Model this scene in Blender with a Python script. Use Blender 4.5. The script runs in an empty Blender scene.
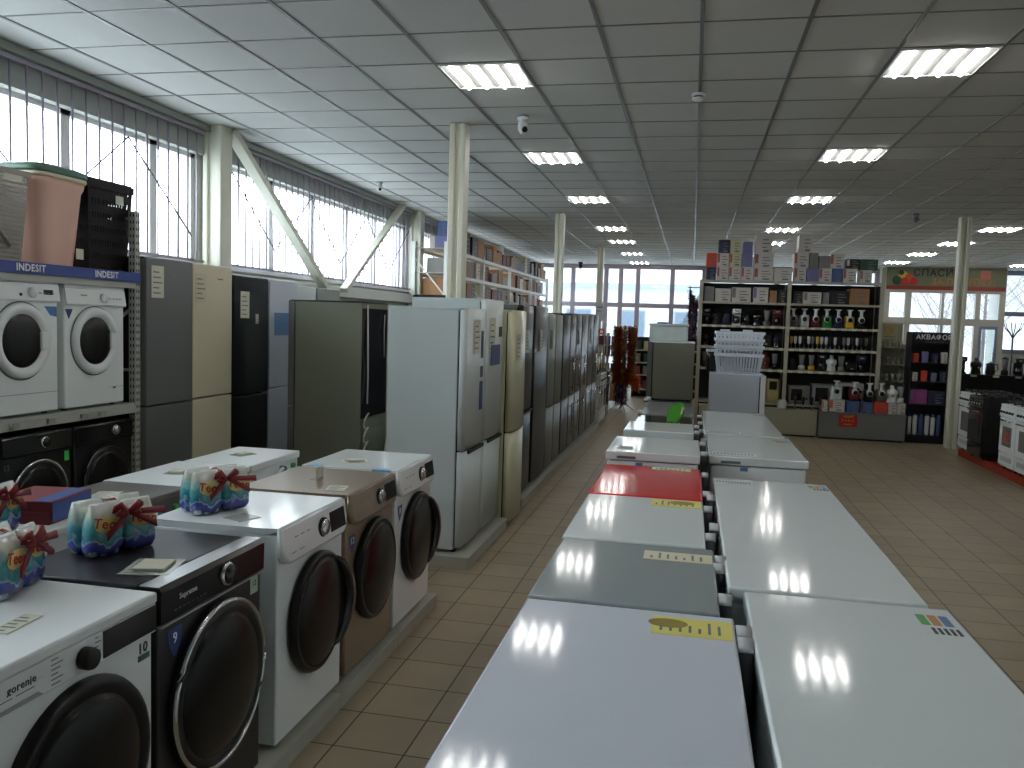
import bpy, bmesh, math, random
from mathutils import Vector, Matrix
R = random.Random(7)
PI = math.pi
COL = bpy.context.scene.collection
CEIL = 3.491

# ------------------------------------------------------------------ materials
def _nt(name):
    m = bpy.data.materials.new(name); m.use_nodes = True
    nt = m.node_tree; nt.nodes.clear()
    o = nt.nodes.new('ShaderNodeOutputMaterial'); p = nt.nodes.new('ShaderNodeBsdfPrincipled')
    nt.links.new(p.outputs[0], o.inputs[0])
    return m, nt, p, o
def lin(c):
    return tuple(((v/255)/12.92 if v/255 <= .04045 else ((v/255+.055)/1.055)**2.4) for v in c)
MATS = {}
def mat(name, col, rough=.5, metal=0, var=.06, scale=6, bump=0, coat=0, bscale=None, stretch=None, spec=None):
    """col given as sRGB 0-255; a noise texture varies it a little"""
    if name in MATS: return MATS[name]
    m, nt, p, o = _nt(name)
    c = lin(col)
    tc = nt.nodes.new('ShaderNodeTexCoord'); mp = nt.nodes.new('ShaderNodeMapping')
    nt.links.new(tc.outputs['Object'], mp.inputs[0])
    if stretch: mp.inputs['Scale'].default_value = stretch
    n = nt.nodes.new('ShaderNodeTexNoise'); n.inputs['Scale'].default_value = scale; n.inputs['Detail'].default_value = 3
    nt.links.new(mp.outputs[0], n.inputs['Vector'])
    mx = nt.nodes.new('ShaderNodeMix'); mx.data_type = 'RGBA'
    mx.inputs['A'].default_value = tuple(max(0, v*(1-var)) for v in c)+(1,)
    mx.inputs['B'].default_value = tuple(min(1, v*(1+var)) for v in c)+(1,)
    nt.links.new(n.outputs['Fac'], mx.inputs['Factor'])
    nt.links.new(mx.outputs['Result'], p.inputs['Base Color'])
    p.inputs['Roughness'].default_value = rough; p.inputs['Metallic'].default_value = metal
    if coat: p.inputs['Coat Weight'].default_value = coat; p.inputs['Coat Roughness'].default_value = .08
    if spec is not None: p.inputs['Specular IOR Level'].default_value = spec
    if bump:
        n2 = nt.nodes.new('ShaderNodeTexNoise'); n2.inputs['Scale'].default_value = bscale or 60
        nt.links.new(mp.outputs[0], n2.inputs['Vector'])
        b = nt.nodes.new('ShaderNodeBump'); b.inputs['Strength'].default_value = bump; b.inputs['Distance'].default_value = .002
        nt.links.new(n2.outputs['Fac'], b.inputs['Height']); nt.links.new(b.outputs[0], p.inputs['Normal'])
    MATS[name] = m
    return m
def emis(name, col, s):
    if name in MATS: return MATS[name]
    m, nt, p, o = _nt(name)
    e = nt.nodes.new('ShaderNodeEmission'); e.inputs[0].default_value = (*col, 1); e.inputs[1].default_value = s
    nt.links.new(e.outputs[0], o.inputs[0]); MATS[name] = m
    return m
def glass(name, tint=(1, 1, 1), refl=.08, rough=.02):
    if name in MATS: return MATS[name]
    m, nt, p, o = _nt(name)
    t = nt.nodes.new('ShaderNodeBsdfTransparent'); t.inputs[0].default_value = (*tint, 1)
    g = nt.nodes.new('ShaderNodeBsdfGlossy'); g.inputs['Roughness'].default_value = rough
    x = nt.nodes.new('ShaderNodeMixShader'); x.inputs[0].default_value = refl
    nt.links.new(t.outputs[0], x.inputs[1]); nt.links.new(g.outputs[0], x.inputs[2]); nt.links.new(x.outputs[0], o.inputs[0])
    MATS[name] = m
    return m

WHITE = mat('white_enamel', (226, 232, 232), .22, var=.02, coat=.3)
WHITE2 = mat('white_plastic', (222, 227, 228), .38, var=.03)
LIDW = mat('freezer_lid_white', (212, 220, 220), .082, var=.02, spec=.33)
LIDW2 = mat('freezer_lid_cool_white', (205, 211, 222), .082, var=.02, spec=.33)
LIDG = mat('freezer_lid_grey', (146, 155, 157), .09, var=.03, spec=.4)
LIDR = mat('freezer_lid_red', (205, 44, 44), .09, var=.04, spec=.3)
CREAM = mat('column_paint', (208, 208, 192), .5, var=.05)
STEELW = mat('white_steel_paint', (205, 208, 205), .45, var=.05)
BLACKG = mat('black_gloss', (16, 16, 18), .12, var=.1, coat=.4)
BLACKM = mat('black_matte', (22, 22, 24), .5, var=.1)
DOORGL = mat('dark_door_glass', (20, 17, 17), .22, var=.6, scale=9, spec=.28)
RIMK = mat('black_door_rim', (12, 12, 14), .3, var=.1, spec=.35)
CHROME = mat('chrome', (210, 210, 212), .14, 1, var=.03)
DCHROME = mat('dark_chrome', (90, 90, 95), .25, 1, var=.03)
RUBBER = mat('grey_rubber', (92, 96, 99), .6, var=.1)
PAPER = mat('price_paper', (204, 203, 186), .7, var=.05, scale=30)
PAPERY = mat('yellow_price_card', (216, 208, 110), .5, var=.04)
PAPERB = mat('beige_price_card', (203, 199, 170), .5, var=.05)
INK = mat('dark_print', (40, 42, 48), .6)
INKG = mat('grey_print', (110, 112, 116), .6)
INKW = mat('white_print', (232, 234, 236), .6)
BLUEST = mat('blue_sticker', (40, 60, 120), .35, var=.12, scale=40)
BLUEST2 = mat('light_blue_sticker', (70, 120, 180), .35, var=.12, scale=40)
GREENST = mat('green_sticker', (60, 200, 90), .4, var=.1)
GREYP = mat('platform_grey', (170, 172, 160), .6, var=.1, scale=12)
CARD = mat('brown_cardboard', (158, 118, 80), .8, var=.1, scale=10)
GREEN = mat('bright_green_film', (70, 160, 40), .4, var=.25, scale=15)
RED = mat('red_print', (190, 44, 40), .5, var=.1)
GOLD = mat('gold_print', (222, 180, 70), .5, var=.1)

# ------------------------------------------------------------------ mesh builder
class MB:
    def __init__(s): s.bm = bmesh.new(); s.mi = 0; s.xf = Matrix.Identity(4)
    def v(s, p): return s.bm.verts.new(s.xf @ Vector(p))
    def f(s, vs, smooth=False):
        try: fc = s.bm.faces.new(vs)
        except ValueError: return None
        fc.material_index = s.mi; fc.smooth = smooth
        return fc
    def box(s, x0, x1, y0, y1, z0, z1, bev=0, seg=2):
        vs = [s.v((x, y, z)) for x in (x0, x1) for y in (y0, y1) for z in (z0, z1)]
        fs = [s.f([vs[i] for i in q]) for q in ((0, 1, 3, 2), (4, 6, 7, 5), (0, 4, 5, 1), (2, 3, 7, 6), (0, 2, 6, 4), (1, 5, 7, 3))]
        if bev:
            es = {e for f in fs for e in f.edges}
            r = bmesh.ops.bevel(s.bm, geom=list(es), offset=bev, segments=seg, profile=.5, affect='EDGES')
            for f in r['faces']: f.material_index = s.mi; f.smooth = True
        return s
    def prism(s, pts, a0, a1, axis='x', smooth=False):
        """polygon pts in the plane across axis, swept from a0 to a1"""
        def P(a, u, w):
            return {'x': (a, u, w), 'y': (u, a, w), 'z': (u, w, a)}[axis]
        A = [s.v(P(a0, *p)) for p in pts]; B = [s.v(P(a1, *p)) for p in pts]
        s.f(A[::-1]); s.f(B)
        n = len(pts)
        for i in range(n): s.f([A[i], A[(i+1) % n], B[(i+1) % n], B[i]], smooth)
        return s
    def ring(s, c, r, nrm, n=24, sx=1, sy=1):
        nrm = Vector(nrm).normalized(); t = Vector((0, 0, 1)) if abs(nrm.z) < .9 else Vector((1, 0, 0))
        u = nrm.cross(t).normalized(); w = nrm.cross(u).normalized()
        return [s.v(Vector(c)+u*(math.cos(2*PI*i/n)*r*sx)+w*(math.sin(2*PI*i/n)*r*sy)) for i in range(n)]
    def loft(s, rings, cap=True, smooth=True):
        for A, B in zip(rings, rings[1:]):
            n = len(A)
            for i in range(n): s.f([A[i], A[(i+1) % n], B[(i+1) % n], B[i]], smooth)
        if cap: s.f(rings[0][::-1]); s.f(rings[-1])
        return s
    def lathe(s, prof, c, nrm, n=28, cap=True, sx=1, sy=1, smooth=True):
        """prof: list of (radius, distance along nrm)"""
        N = Vector(nrm).normalized(); c = Vector(c)
        s.loft([s.ring(c+N*d, max(r, 1e-4), N, n, sx, sy) for r, d in prof], cap, smooth)
        return s
    def cyl(s, p0, p1, r, n=16, r1=None):
        p0, p1 = Vector(p0), Vector(p1)
        s.loft([s.ring(p0, r, p1-p0, n), s.ring(p1, r if r1 is None else r1, p1-p0, n)])
        return s
    def tube(s, pts, r, n=8):
        pts = [Vector(p) for p in pts]; rs = []
        for i, p in enumerate(pts):
            d = (pts[min(i+1, len(pts)-1)]-pts[max(i-1, 0)])
            rs.append(s.ring(p, r, d, n))
        s.loft(rs); return s
    def bar(s, p0, p1, w, h, up=(0, 0, 1)):
        p0, p1 = Vector(p0), Vector(p1); d = (p1-p0).normalized(); u = d.cross(Vector(up)).normalized(); q = u.cross(d).normalized()
        A = [s.v(p0+u*a*w/2+q*b*h/2) for a, b in ((-1, -1), (1, -1), (1, 1), (-1, 1))]
        B = [s.v(p1+u*a*w/2+q*b*h/2) for a, b in ((-1, -1), (1, -1), (1, 1), (-1, 1))]
        s.loft([A, B], smooth=False); return s
    def build(s, name, mats, parent=None):
        bmesh.ops.recalc_face_normals(s.bm, faces=s.bm.faces[:])
        me = bpy.data.meshes.new(name); s.bm.to_mesh(me); s.bm.free()
        for m in (mats if isinstance(mats, (list, tuple)) else [mats]): me.materials.append(m)
        o = bpy.data.objects.new(name, me); COL.objects.link(o)
        if parent: o.parent = parent
        return o
def tag(o, label, cat, group=None, kind=None):
    o['label'] = label; o['category'] = cat
    if group: o['group'] = group
    if kind: o['kind'] = kind
    return o
def thing(name, label, cat, loc=(0, 0, 0), rz=0, group=None):
    o = bpy.data.objects.new(name, None); COL.objects.link(o)
    o.location = loc; o.rotation_euler = (0, 0, rz); o.empty_display_size = .05
    return tag(o, label, cat, group)
def struct(o): o['kind'] = 'structure'; return o
def copy_tree(o, parent=None):
    c = o.copy(); COL.objects.link(c)
    if parent: c.parent = parent
    for ch in KIDS.get(o.name, []) or [k for k in o.children]: copy_tree(ch, c)
    return c
KIDS = {}
def dup(src, loc, rz, label, group=None):
    c = copy_tree(src); c.location = loc; c.rotation_euler = (0, 0, rz); c['label'] = label
    if group: c['group'] = group
    return c
def text(body, size, loc, parent, m, rot=(PI/2, 0, 0), name='lettering', align='CENTER', bold=0, extr=.0006, sx=1):
    """lettering as a mesh; default rotation: reads upright on a face that looks to local -y"""
    cu = bpy.data.curves.new(name, 'FONT'); cu.body = body.replace(chr(0x410), 'A'); cu.size = size; cu.align_x = align; cu.align_y = 'CENTER'
    cu.extrude = extr; cu.offset = bold*.6; cu.space_character = 1.08; cu.resolution_u = 2
    t = bpy.data.objects.new('tmp', cu); COL.objects.link(t)
    bpy.context.view_layer.update()
    me = bpy.data.meshes.new_from_object(t.evaluated_get(bpy.context.evaluated_depsgraph_get()))
    bpy.data.objects.remove(t); bpy.data.curves.remove(cu)
    me.materials.clear(); me.materials.append(m)
    o = bpy.data.objects.new(name, me); COL.objects.link(o); o.parent = parent
    o.location = loc; o.rotation_euler = rot; o.scale = (sx, 1, 1)
    return o

# ------------------------------------------------------------------ camera
F, YAW, PIT, ROL, CH = 842.2, .2077, .074, .0311, 1.725
c, s_ = math.cos(YAW), math.sin(YAW)
r0 = Vector((c, s_, 0)); f1 = Vector((-s_, c, 0)); up = Vector((0, 0, 1))
cp, sp = math.cos(PIT), math.sin(PIT)
fw = f1*cp-up*sp; d0 = -(f1*sp+up*cp)
cr, sr = math.cos(ROL), math.sin(ROL)
Rx = r0*cr-d0*sr; Dn = r0*sr+d0*cr
cam = bpy.data.cameras.new('camera'); co = bpy.data.objects.new('camera', cam); COL.objects.link(co)
M = Matrix((Rx, -Dn, -fw)).transposed().to_4x4(); M.translation = (0, 0, CH)
co.matrix_world = M
cam.sensor_width = 36; cam.lens = F/1024*36; cam.clip_end = 500
bpy.context.scene.camera = co

# ------------------------------------------------------------------ the setting
def tile_mat():
    m, nt, p, o = _nt('floor_tiles')
    tc = nt.nodes.new('ShaderNodeTexCoord'); mp = nt.nodes.new('ShaderNodeMapping')
    mp.inputs['Location'].default_value = (1.335+.0025, -4.569+.0025, 0)
    nt.links.new(tc.outputs['Object'], mp.inputs[0])
    b = nt.nodes.new('ShaderNodeTexBrick'); b.offset = 0; b.squash = 1
    for k, v in (('Scale', 1), ('Mortar Size', .0035), ('Mortar Smooth', .1), ('Bias', 0), ('Brick Width', .3), ('Row Height', .3)): b.inputs[k].default_value = v
    b.inputs['Color1'].default_value = (*lin((172, 158, 132)), 1); b.inputs['Color2'].default_value = (*lin((162, 149, 125)), 1)
    b.inputs['Mortar'].default_value = (*lin((58, 48, 40)), 1)
    nt.links.new(mp.outputs[0], b.inputs['Vector'])
    n = nt.nodes.new('ShaderNodeTexNoise'); n.inputs['Scale'].default_value = 5; n.inputs['Detail'].default_value = 6
    nt.links.new(tc.outputs['Object'], n.inputs['Vector'])
    mx = nt.nodes.new('ShaderNodeMix'); mx.data_type = 'RGBA'; mx.blend_type = 'MULTIPLY'; mx.inputs['Factor'].default_value = .25
    nt.links.new(b.outputs['Color'], mx.inputs['A']); nt.links.new(n.outputs['Fac'], mx.inputs['B'])
    nt.links.new(mx.outputs['Result'], p.inputs['Base Color'])
    p.inputs['Roughness'].default_value = .42; p.inputs['Specular IOR Level'].default_value = .35
    bp = nt.nodes.new('ShaderNodeBump'); bp.inputs['Strength'].default_value = .3; bp.inputs['Distance'].default_value = .002; bp.invert = True
    nt.links.new(b.outputs['Fac'], bp.inputs['Height']); nt.links.new(bp.outputs[0], p.inputs['Normal'])
    return m
X0, X1, Y0, Y1 = -4.64, 12.0, -5.0, 25.0
struct(MB().box(X0-.3, X1+.3, Y0-.3, Y1+.3, -.2, 0).build('floor', tile_mat()))
CEILM = mat('ceiling_tile', (204, 206, 203), .85, var=.05, scale=1.7, bump=.25, bscale=140)
struct(MB().box(X0-.3, X1+.3, Y0-.3, Y1+.3, CEIL, CEIL+.2).build('ceiling', CEILM))
tb = MB()
GX, GY = -1.8208, 5.728
k = math.ceil((X0-GX)/.6)
while GX+.6*k < X1:
    x = GX+.6*k; tb.box(x-.012, x+.012, Y0, Y1, CEIL-.006, CEIL+.001); k += 1
k = math.ceil((Y0-GY)/.6)
while GY+.6*k < Y1:
    y = GY+.6*k; tb.box(X0, X1, y-.007, y+.007, CEIL-.004, CEIL+.001); k += 1
struct(tb.build('trim_1', mat('ceiling_grid_metal', (128, 130, 128), .42, .5, var=.05)))

WALLP = mat('wall_paint', (196, 198, 190), .7, var=.05, scale=2)
HEADP = mat('header_paint', (150, 156, 150), .6, var=.08, scale=3)
COLY = [-4.6, 1.4, 7.4, 13.4, 19.4]
WZ0, WZ1 = 2.18, 3.21
lw = MB()
lw.box(X0-.25, X0, Y0-.3, Y1, -.1, WZ0)
lw.box(X0-.25, X0, Y0-.3, Y1, WZ1, CEIL+.1)
bays = []
prev = Y0-.3
for cy in COLY:
    lw.box(X0-.25, X0, cy-.1, cy+.1, WZ0, WZ1)
    if cy-.1-prev > .3: bays.append((prev, cy-.1))
    prev = cy+.1
bays.append((prev, Y1-.1)); lw.box(X0-.25, X0, Y1-.1, Y1+.3, -.1, CEIL+.1)
struct(lw.build('wall_left', WALLP))
tr = MB().box(X0, X0+.10, Y0, Y1, 3.425, CEIL-.007).box(X0, X0+.05, Y0, Y1, WZ1, 3.43)
struct(tr.build('trim_2', HEADP))
cols = MB()
def column(name, x, y, w=.18, d=.18, z1=CEIL-.001):
    """steel section with two flanges and a recessed web"""
    m = MB()
    m.box(x-w/2, x-w/2+.055, y-d/2, y+d/2, 0, z1, .012).box(x+w/2-.055, x+w/2, y-d/2, y+d/2, 0, z1, .012)
    m.box(x-w/2+.03, x+w/2-.03, y-d/2+.03, y+d/2-.03, 0, z1)
    return struct(m.build(name, CREAM))
for i, cy in enumerate(COLY): column('column_wall', X0+.13, cy+.02, .2, .2)
column('column_1', -2.135, 7.5, .15, .16); column('column_2', -2.16, 13.66, .14, .16); column('column_3', -2.12, 19.55, .14, .16)
column('column_4', 3.925, 13.86, .15, .16)
GLS = glass('window_glass', (.93, .96, .97), .05)
GLF = glass('tinted_glass', (.60, .64, .66), .05)  # tint added to dim daylight through the far and entrance windows
FRM = mat('window_frame_white', (205, 208, 208), .4, var=.04)
BARM = mat('grille_bar', (150, 140, 156), .5, var=.05)
BARZ = mat('grille_zigzag', (88, 78, 84), .5, var=.05)
wn = 1
for (a, b) in bays:
    m = MB(); xo = X0-.08
    m.box(xo-.04, xo+.04, a, b, WZ0, WZ0+.05).box(xo-.04, xo+.04, a, b, WZ1-.04, WZ1)
    m.box(xo-.035, X0+.06, a, b, WZ0-.03, WZ0+.004)
    y = 5.615 - 1.062*20; ms = []
    while y < b:
        if y > a+.2: m.box(xo-.04, xo+.04, y-.048, y+.048, WZ0, WZ1); ms.append(y)
        y += 1.062
    m.box(xo-.04, xo+.04, a, a+.06, WZ0, WZ1).box(xo-.04, xo+.04, b-.06, b, WZ0, WZ1)
    w = struct(m.build('window_%d' % wn, FRM)); wn += 1
    MB().box(xo-.006, xo+.006, a+.02, b-.02, WZ0+.02, WZ1-.02).build('pane', GLS, w)
    g = MB(); gx = X0+.09
    g.box(gx-.012, gx+.012, a+.05, b-.05, 3.375, 3.40).box(gx-.01, gx+.01, a+.05, b-.05, 2.19, 2.21)
    y = 5.093-.1462*90
    while y < b-.05:
        if y > a+.05: g.cyl((gx, y, 2.19), (gx, y, 3.38), .0085, 6)
        y += .1462
    g.build('security_bars', BARM, w)
    per = [(-.88*2, None)]
    pk, vl = (6.146, 7.027) if b < 7.5 else (7.73, 8.62)
    zs_ = []; q = -12
    while pk+.89*q < b:
        yy_ = pk+.89*q
        if a+.05 < yy_ < b-.05: zs_.append((gx+.014, yy_, 3.12 if q % 2 == 0 else 2.42))
        q += 1
    if zs_:
        z = MB(); z.tube(zs_, .008, 5); z.build('zigzag_rod', BARZ, w)
# ledge beam and diagonal braces along the window wall
struct(MB().box(X0, X0+.14, Y0, 25, 1.98, 2.10).box(X0+.0, X0+.10, Y0, 25, 2.10, 2.12).build('trim_3', STEELW))
br = MB().bar((-4.42, 7.50, 3.46), (-4.42, 9.68, 2.06), .07, .11, (1, 0, 0)).build('steel_brace', CREAM); struct(br)
br = MB().bar((-4.42, 12.42, 3.44), (-4.42, 10.25, 2.06), .06, .10, (1, 0, 0)).build('steel_brace', CREAM); struct(br)

# far wall: glazed grid
MUV = mat('mauve_frame', (150, 142, 152), .45, var=.05)
fw_ = MB(); FY = 25.0
fw_.box(X0-.3, 5.0, FY, FY+.2, -.1, .35); fw_.box(X0-.3, 5.0, FY, FY+.2, 3.45, CEIL+.1); fw_.box(7.95, X1+.3, FY, FY+.2, -.1, 1.30); fw_.box(10.2, X1+.3, FY, FY+.2, 1.3, CEIL+.1)
fw_.box(7.95, 10.2, FY, FY+.2, 3.47, CEIL+.1)
struct(fw_.build('wall_back', WALLP))
wf = MB()
for x in (X0+.06, -3.51, -2.53, -2.10, -1.60, -.61, .29, 1.3, 2.3, 3.3, 4.2, 4.95): wf.box(x-.065, x+.065, FY-.02, FY+.1, .35, 3.45)
for z in (.38, 1.05, 2.31, 3.43): wf.box(X0, 5.0, FY-.021, FY+.1, z-.065, z+.065)
w = struct(wf.build('window_%d' % wn, MUV)); wn += 1
MB().box(X0, 5.0, FY+.04, FY+.05, .35, 3.45).build('pane', GLF, w)
wf = MB()
for x in (8.0, 9.1, 10.15): wf.box(x-.08, x+.08, FY-.02, FY+.1, 1.3, 3.49)
for z in (1.33, 2.34, 3.43): wf.box(7.95, 10.2, FY-.021, FY+.1, z-.06, z+.06)
w = struct(wf.build('window_%d' % wn, mat('blue_grey_frame', (136, 142, 168), .45))); wn += 1
MB().box(8, 10.15, FY+.04, FY+.05, 1.3, 3.45).build('pane', GLF, w)
# entrance block
ew = MB(); EY = 24.2; EX0, EX1 = 5.0, 7.95
zs = [(0, .25), (1.98, 2.16), (2.82, CEIL)]
for z0, z1 in zs: ew.box(EX0, EX1, EY, EY+.12, z0, z1)
for a, b in ((5.0, 5.13), (5.53, 5.67), (6.42, 6.48), (6.70, 7.0), (7.24, 7.36), (7.80, 7.95)): ew.box(a, b, EY-.002, EY+.122, 0, CEIL)
ew.box(5.1, 6.45, EY, EY+.12, .2, 1.1).box(6.45, 6.75, EY, EY+.12, .2, 1.0)
ew.box(EX1-.12, EX1, EY+.12, FY+.1, 0, CEIL).box(EX0, EX0+.12, EY+.12, FY+.1, 0, CEIL)
struct(ew.build('wall_entrance', mat('entrance_frame', (186, 186, 178), .5, var=.05)))
g = MB().box(5.1, 7.85, EY+.05, EY+.06, .2, 2.85).build('window_%d' % wn, GLF); struct(g); wn += 1
d = struct(MB().box(7.36, 7.42, EY-.03, EY-.004, .05, 1.98).box(7.74, 7.80, EY-.03, EY-.004, .05, 1.98).box(7.42, 7.74, EY-.03, EY-.004, .05, .3).box(7.42, 7.74, EY-.03, EY-.004, 1.9, 1.98)
   .build('door_1', mat('door_frame_blue', (120, 138, 166), .4)))
MB().box(7.42, 7.74, EY-.02, EY-.015, .3, 1.9).build('door_pane', GLS, d)
MB().box(7.70, 7.725, EY-.08, EY-.03, .95, 1.35, .008).build('door_handle', CHROME, d)
struct(MB().box(X1, X1+.25, Y0-.3, Y1+.3, -.1, CEIL+.1).build('wall_right', WALLP))
struct(MB().box(X0-.3, X1+.3, Y0-.25, Y0, -.1, CEIL+.1).build('wall_front', WALLP))

# outside
SNOW = mat('snow', (236, 239, 243), .9, var=.03, scale=.3)
o = MB().box(-120, 140, -80, 160, -.5, -.25).build('ground_outside', SNOW); struct(o)
ob = thing('warehouse_building', 'low white building with flat roof outside beyond the far windows', 'building', (-3.5, 52, -.25))
PBL = mat('pale_cladding', (214, 222, 228), .8, var=.05, scale=.5, stretch=(.1, .1, 6))
MB().box(-9, 9, 0, 10, 0, 4.2).build('wall', PBL, ob)
MB().box(-9.3, 9.3, -.3, 10.3, 4.2, 4.5).build('roof', mat('grey_roof', (176, 186, 192), .8), ob)
for q in range(5):
    wb = MB().box(-7.5+3.3*q, -5.9+3.3*q, -.05, .02, 1.2, 2.9).build('window', mat('far_window_frame', (150, 160, 170), .5), ob)
    MB().box(-7.4+3.3*q, -6.0+3.3*q, -.07, -.04, 1.3, 2.8).build('window_pane', mat('far_window_pane', (120, 134, 150), .2), wb)
def outtree(x, y, h, lab):
    m = MB(); rr = random.Random(int(x*10)); t = thing('bare_tree', lab, 'tree', (x, y, -.25), 0, 'bare winter trees outside')
    m.cyl((0, 0, 0), (0, 0, h*.8), .09, 8, .03); m.build('trunk', mat('bark', (120, 112, 108), .9), t)
    m = MB()
    for q in range(46):
        z = h*(.25+.7*rr.random()); a = rr.random()*2*PI; L = (h-z)*.55+.3
        e = (math.cos(a)*L, math.sin(a)*L, z+L*.8); m.cyl((0, 0, z*.85), e, .013, 4, .005)
        for w_ in range(3):
            b_ = rr.random()*2*PI; f_ = .4+.5*rr.random(); s0 = Vector(e)*f_+Vector((0, 0, z*.85))*(1-f_)
            m.cyl(s0, s0+Vector((math.cos(b_), math.sin(b_), .8))*.45, .006, 3, .003)
    m.build('branches', mat('twigs', (150, 144, 146), .9), t)
outtree(8.2, 31, 5.2, 'bare tree outside, seen through the far left pane over the entrance')
outtree(10.2, 33, 5.6, 'bare tree outside, seen through the middle panes over the entrance')
outtree(13.2, 36, 6.4, 'bare tree outside, seen through the window right of the entrance')
t = thing('steel_prop', 'grey diagonal steel prop outside the far windows', 'post', (-.2, 27, -.25))
MB().bar((-1.2, 0, 0), (1.2, 0, 4.4), .12, .12, (0, 1, 0)).build('beam', mat('grey_steel', (170, 176, 182), .6), t)
MB().box(-1.35, -1.05, -.15, .15, 0, .06).build('foot_plate', MATS['grey_steel'], t)

# ------------------------------------------------------------------ ceiling fixtures
TUBE = emis('fluorescent_tube', (1.0, .98, .95), 28)
def make_light():
    t = thing('ceiling_light', '', 'ceiling light')
    m = MB()
    for a, b, cc, dd in ((-.288, .288, -.288, -.278), (-.288, .288, .278, .288), (-.288, -.278, -.278, .278), (.278, .288, -.278, .278)): m.box(a, b, cc, dd, -.014, -.001)
    m.build('frame', WHITE2, t)
    m = MB()
    # four parabolic troughs
    for q in range(4):
        xc = -.207+.138*q; A = []; B = []
        for j in range(9):
            u = -1+2*j/8; x = xc+u*.069; z = -.002-.010*u*u
            A.append(m.v((x, -.278, z))); B.append(m.v((x, .278, z)))
        for j in range(8): m.f([A[j], A[j+1], B[j+1], B[j]], True)
    m.build('reflector', mat('lamp_reflector', (112, 112, 110), .5, var=.01), t)
    for q in range(4):
        m = MB(); xc = -.207+.138*q; m.cyl((xc, -.265, -.018), (xc, .265, -.018), .011, 10); m.build('tube', TUBE, t)
    return t
L0 = make_light()
rows = [(-1.52, 'in the row above the fridge aisle', [2.73+.3, 6.03, 9.03, 12.03, 15.63, 18.03, 21.03, 24.0]),
        (1.48, 'in the row above the chest freezers', [3.03, 6.03, 9.03, 12.03, 15.63, 18.03, 21.03]),
        (4.88, 'in the row above the stoves', [6.03, 15.33, 17.73, 20.13, 22.5]),  # nearest light is out of view, added for illumination
        (7.88, 'in the row nearest the entrance', [12.03, 15.33, 18.03, 22.9])]  # nearest light here is also unseen and added to light the room
ordn = ['first', 'second', 'third', 'fourth', 'fifth', 'sixth', 'seventh', 'eighth', 'ninth', 'tenth', 'eleventh', 'twelfth', 'thirteenth', 'fourteenth', 'fifteenth', 'sixteenth', 'seventeenth', 'eighteenth', 'nineteenth', 'twentieth']
first = True
for x, where, ys in rows:
    for i, y in enumerate(ys):
        lab = 'square four-tube ceiling light, %s counted from the camera %s' % (ordn[i], where)
        if first: L0.location = (x, y, CEIL-.001); L0['label'] = lab; L0['group'] = 'ceiling lights'; first = False
        else: dup(L0, (x, y, CEIL-.001), 0, lab, 'ceiling lights')
def detector(x, y, lab):
    t = thing('smoke_detector', lab, 'smoke detector', (x, y, CEIL-.005), 0, 'smoke detectors')
    MB().lathe([(.05, 0), (.052, -.014), (.046, -.018)], (0, 0, 0), (0, 0, 1)).build('base', WHITE2, t)
    MB().lathe([(.036, -.018), (.036, -.03)], (0, 0, 0), (0, 0, 1)).build('vent_slot', BLACKM, t)
    MB().lathe([(.046, -.03), (.048, -.036), (.034, -.05), (.01, -.054)], (0, 0, 0), (0, 0, 1)).build('cap', WHITE2, t)
detector(-.03, 6.66, 'round white smoke detector on the ceiling right of the dome camera')
def cctv(x, y, lab, m_, nm='security_camera', s=1):
    t = thing(nm, lab, 'security camera', (x, y, CEIL-.005), 0, 'ceiling cameras'); t.scale = (s, s, s)
    MB().lathe([(.05, 0), (.05, -.03), (.03, -.045)], (0, 0, 0), (0, 0, 1), 20).build('mount', m_, t)
    MB().lathe([(.036, -.04), (.044, -.075), (.044, -.11), (.025, -.145), (.004, -.15)], (0, 0, 0), (0, 0, 1), 20).build('housing', m_, t)
    MB().lathe([(.026, 0), (.024, .012), (.004, .016)], (.022, -.03, -.115), (.5, -.75, -.5), 16).build('lens', BLACKG, t)
cctv(-1.50, 7.24, 'grey bullet camera under the ceiling behind the nearest light', WHITE2)
cctv(-4.18+.1, 10.56, 'small white camera on the ceiling by the barred windows', WHITE2, s=.8)
cctv(-3.2, 24.2, 'small black camera on the ceiling by the far windows', BLACKM, s=1.3)
cctv(3.13, 13.4, 'small dark camera on the ceiling above the display shelves', RUBBER, s=.9)
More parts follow.
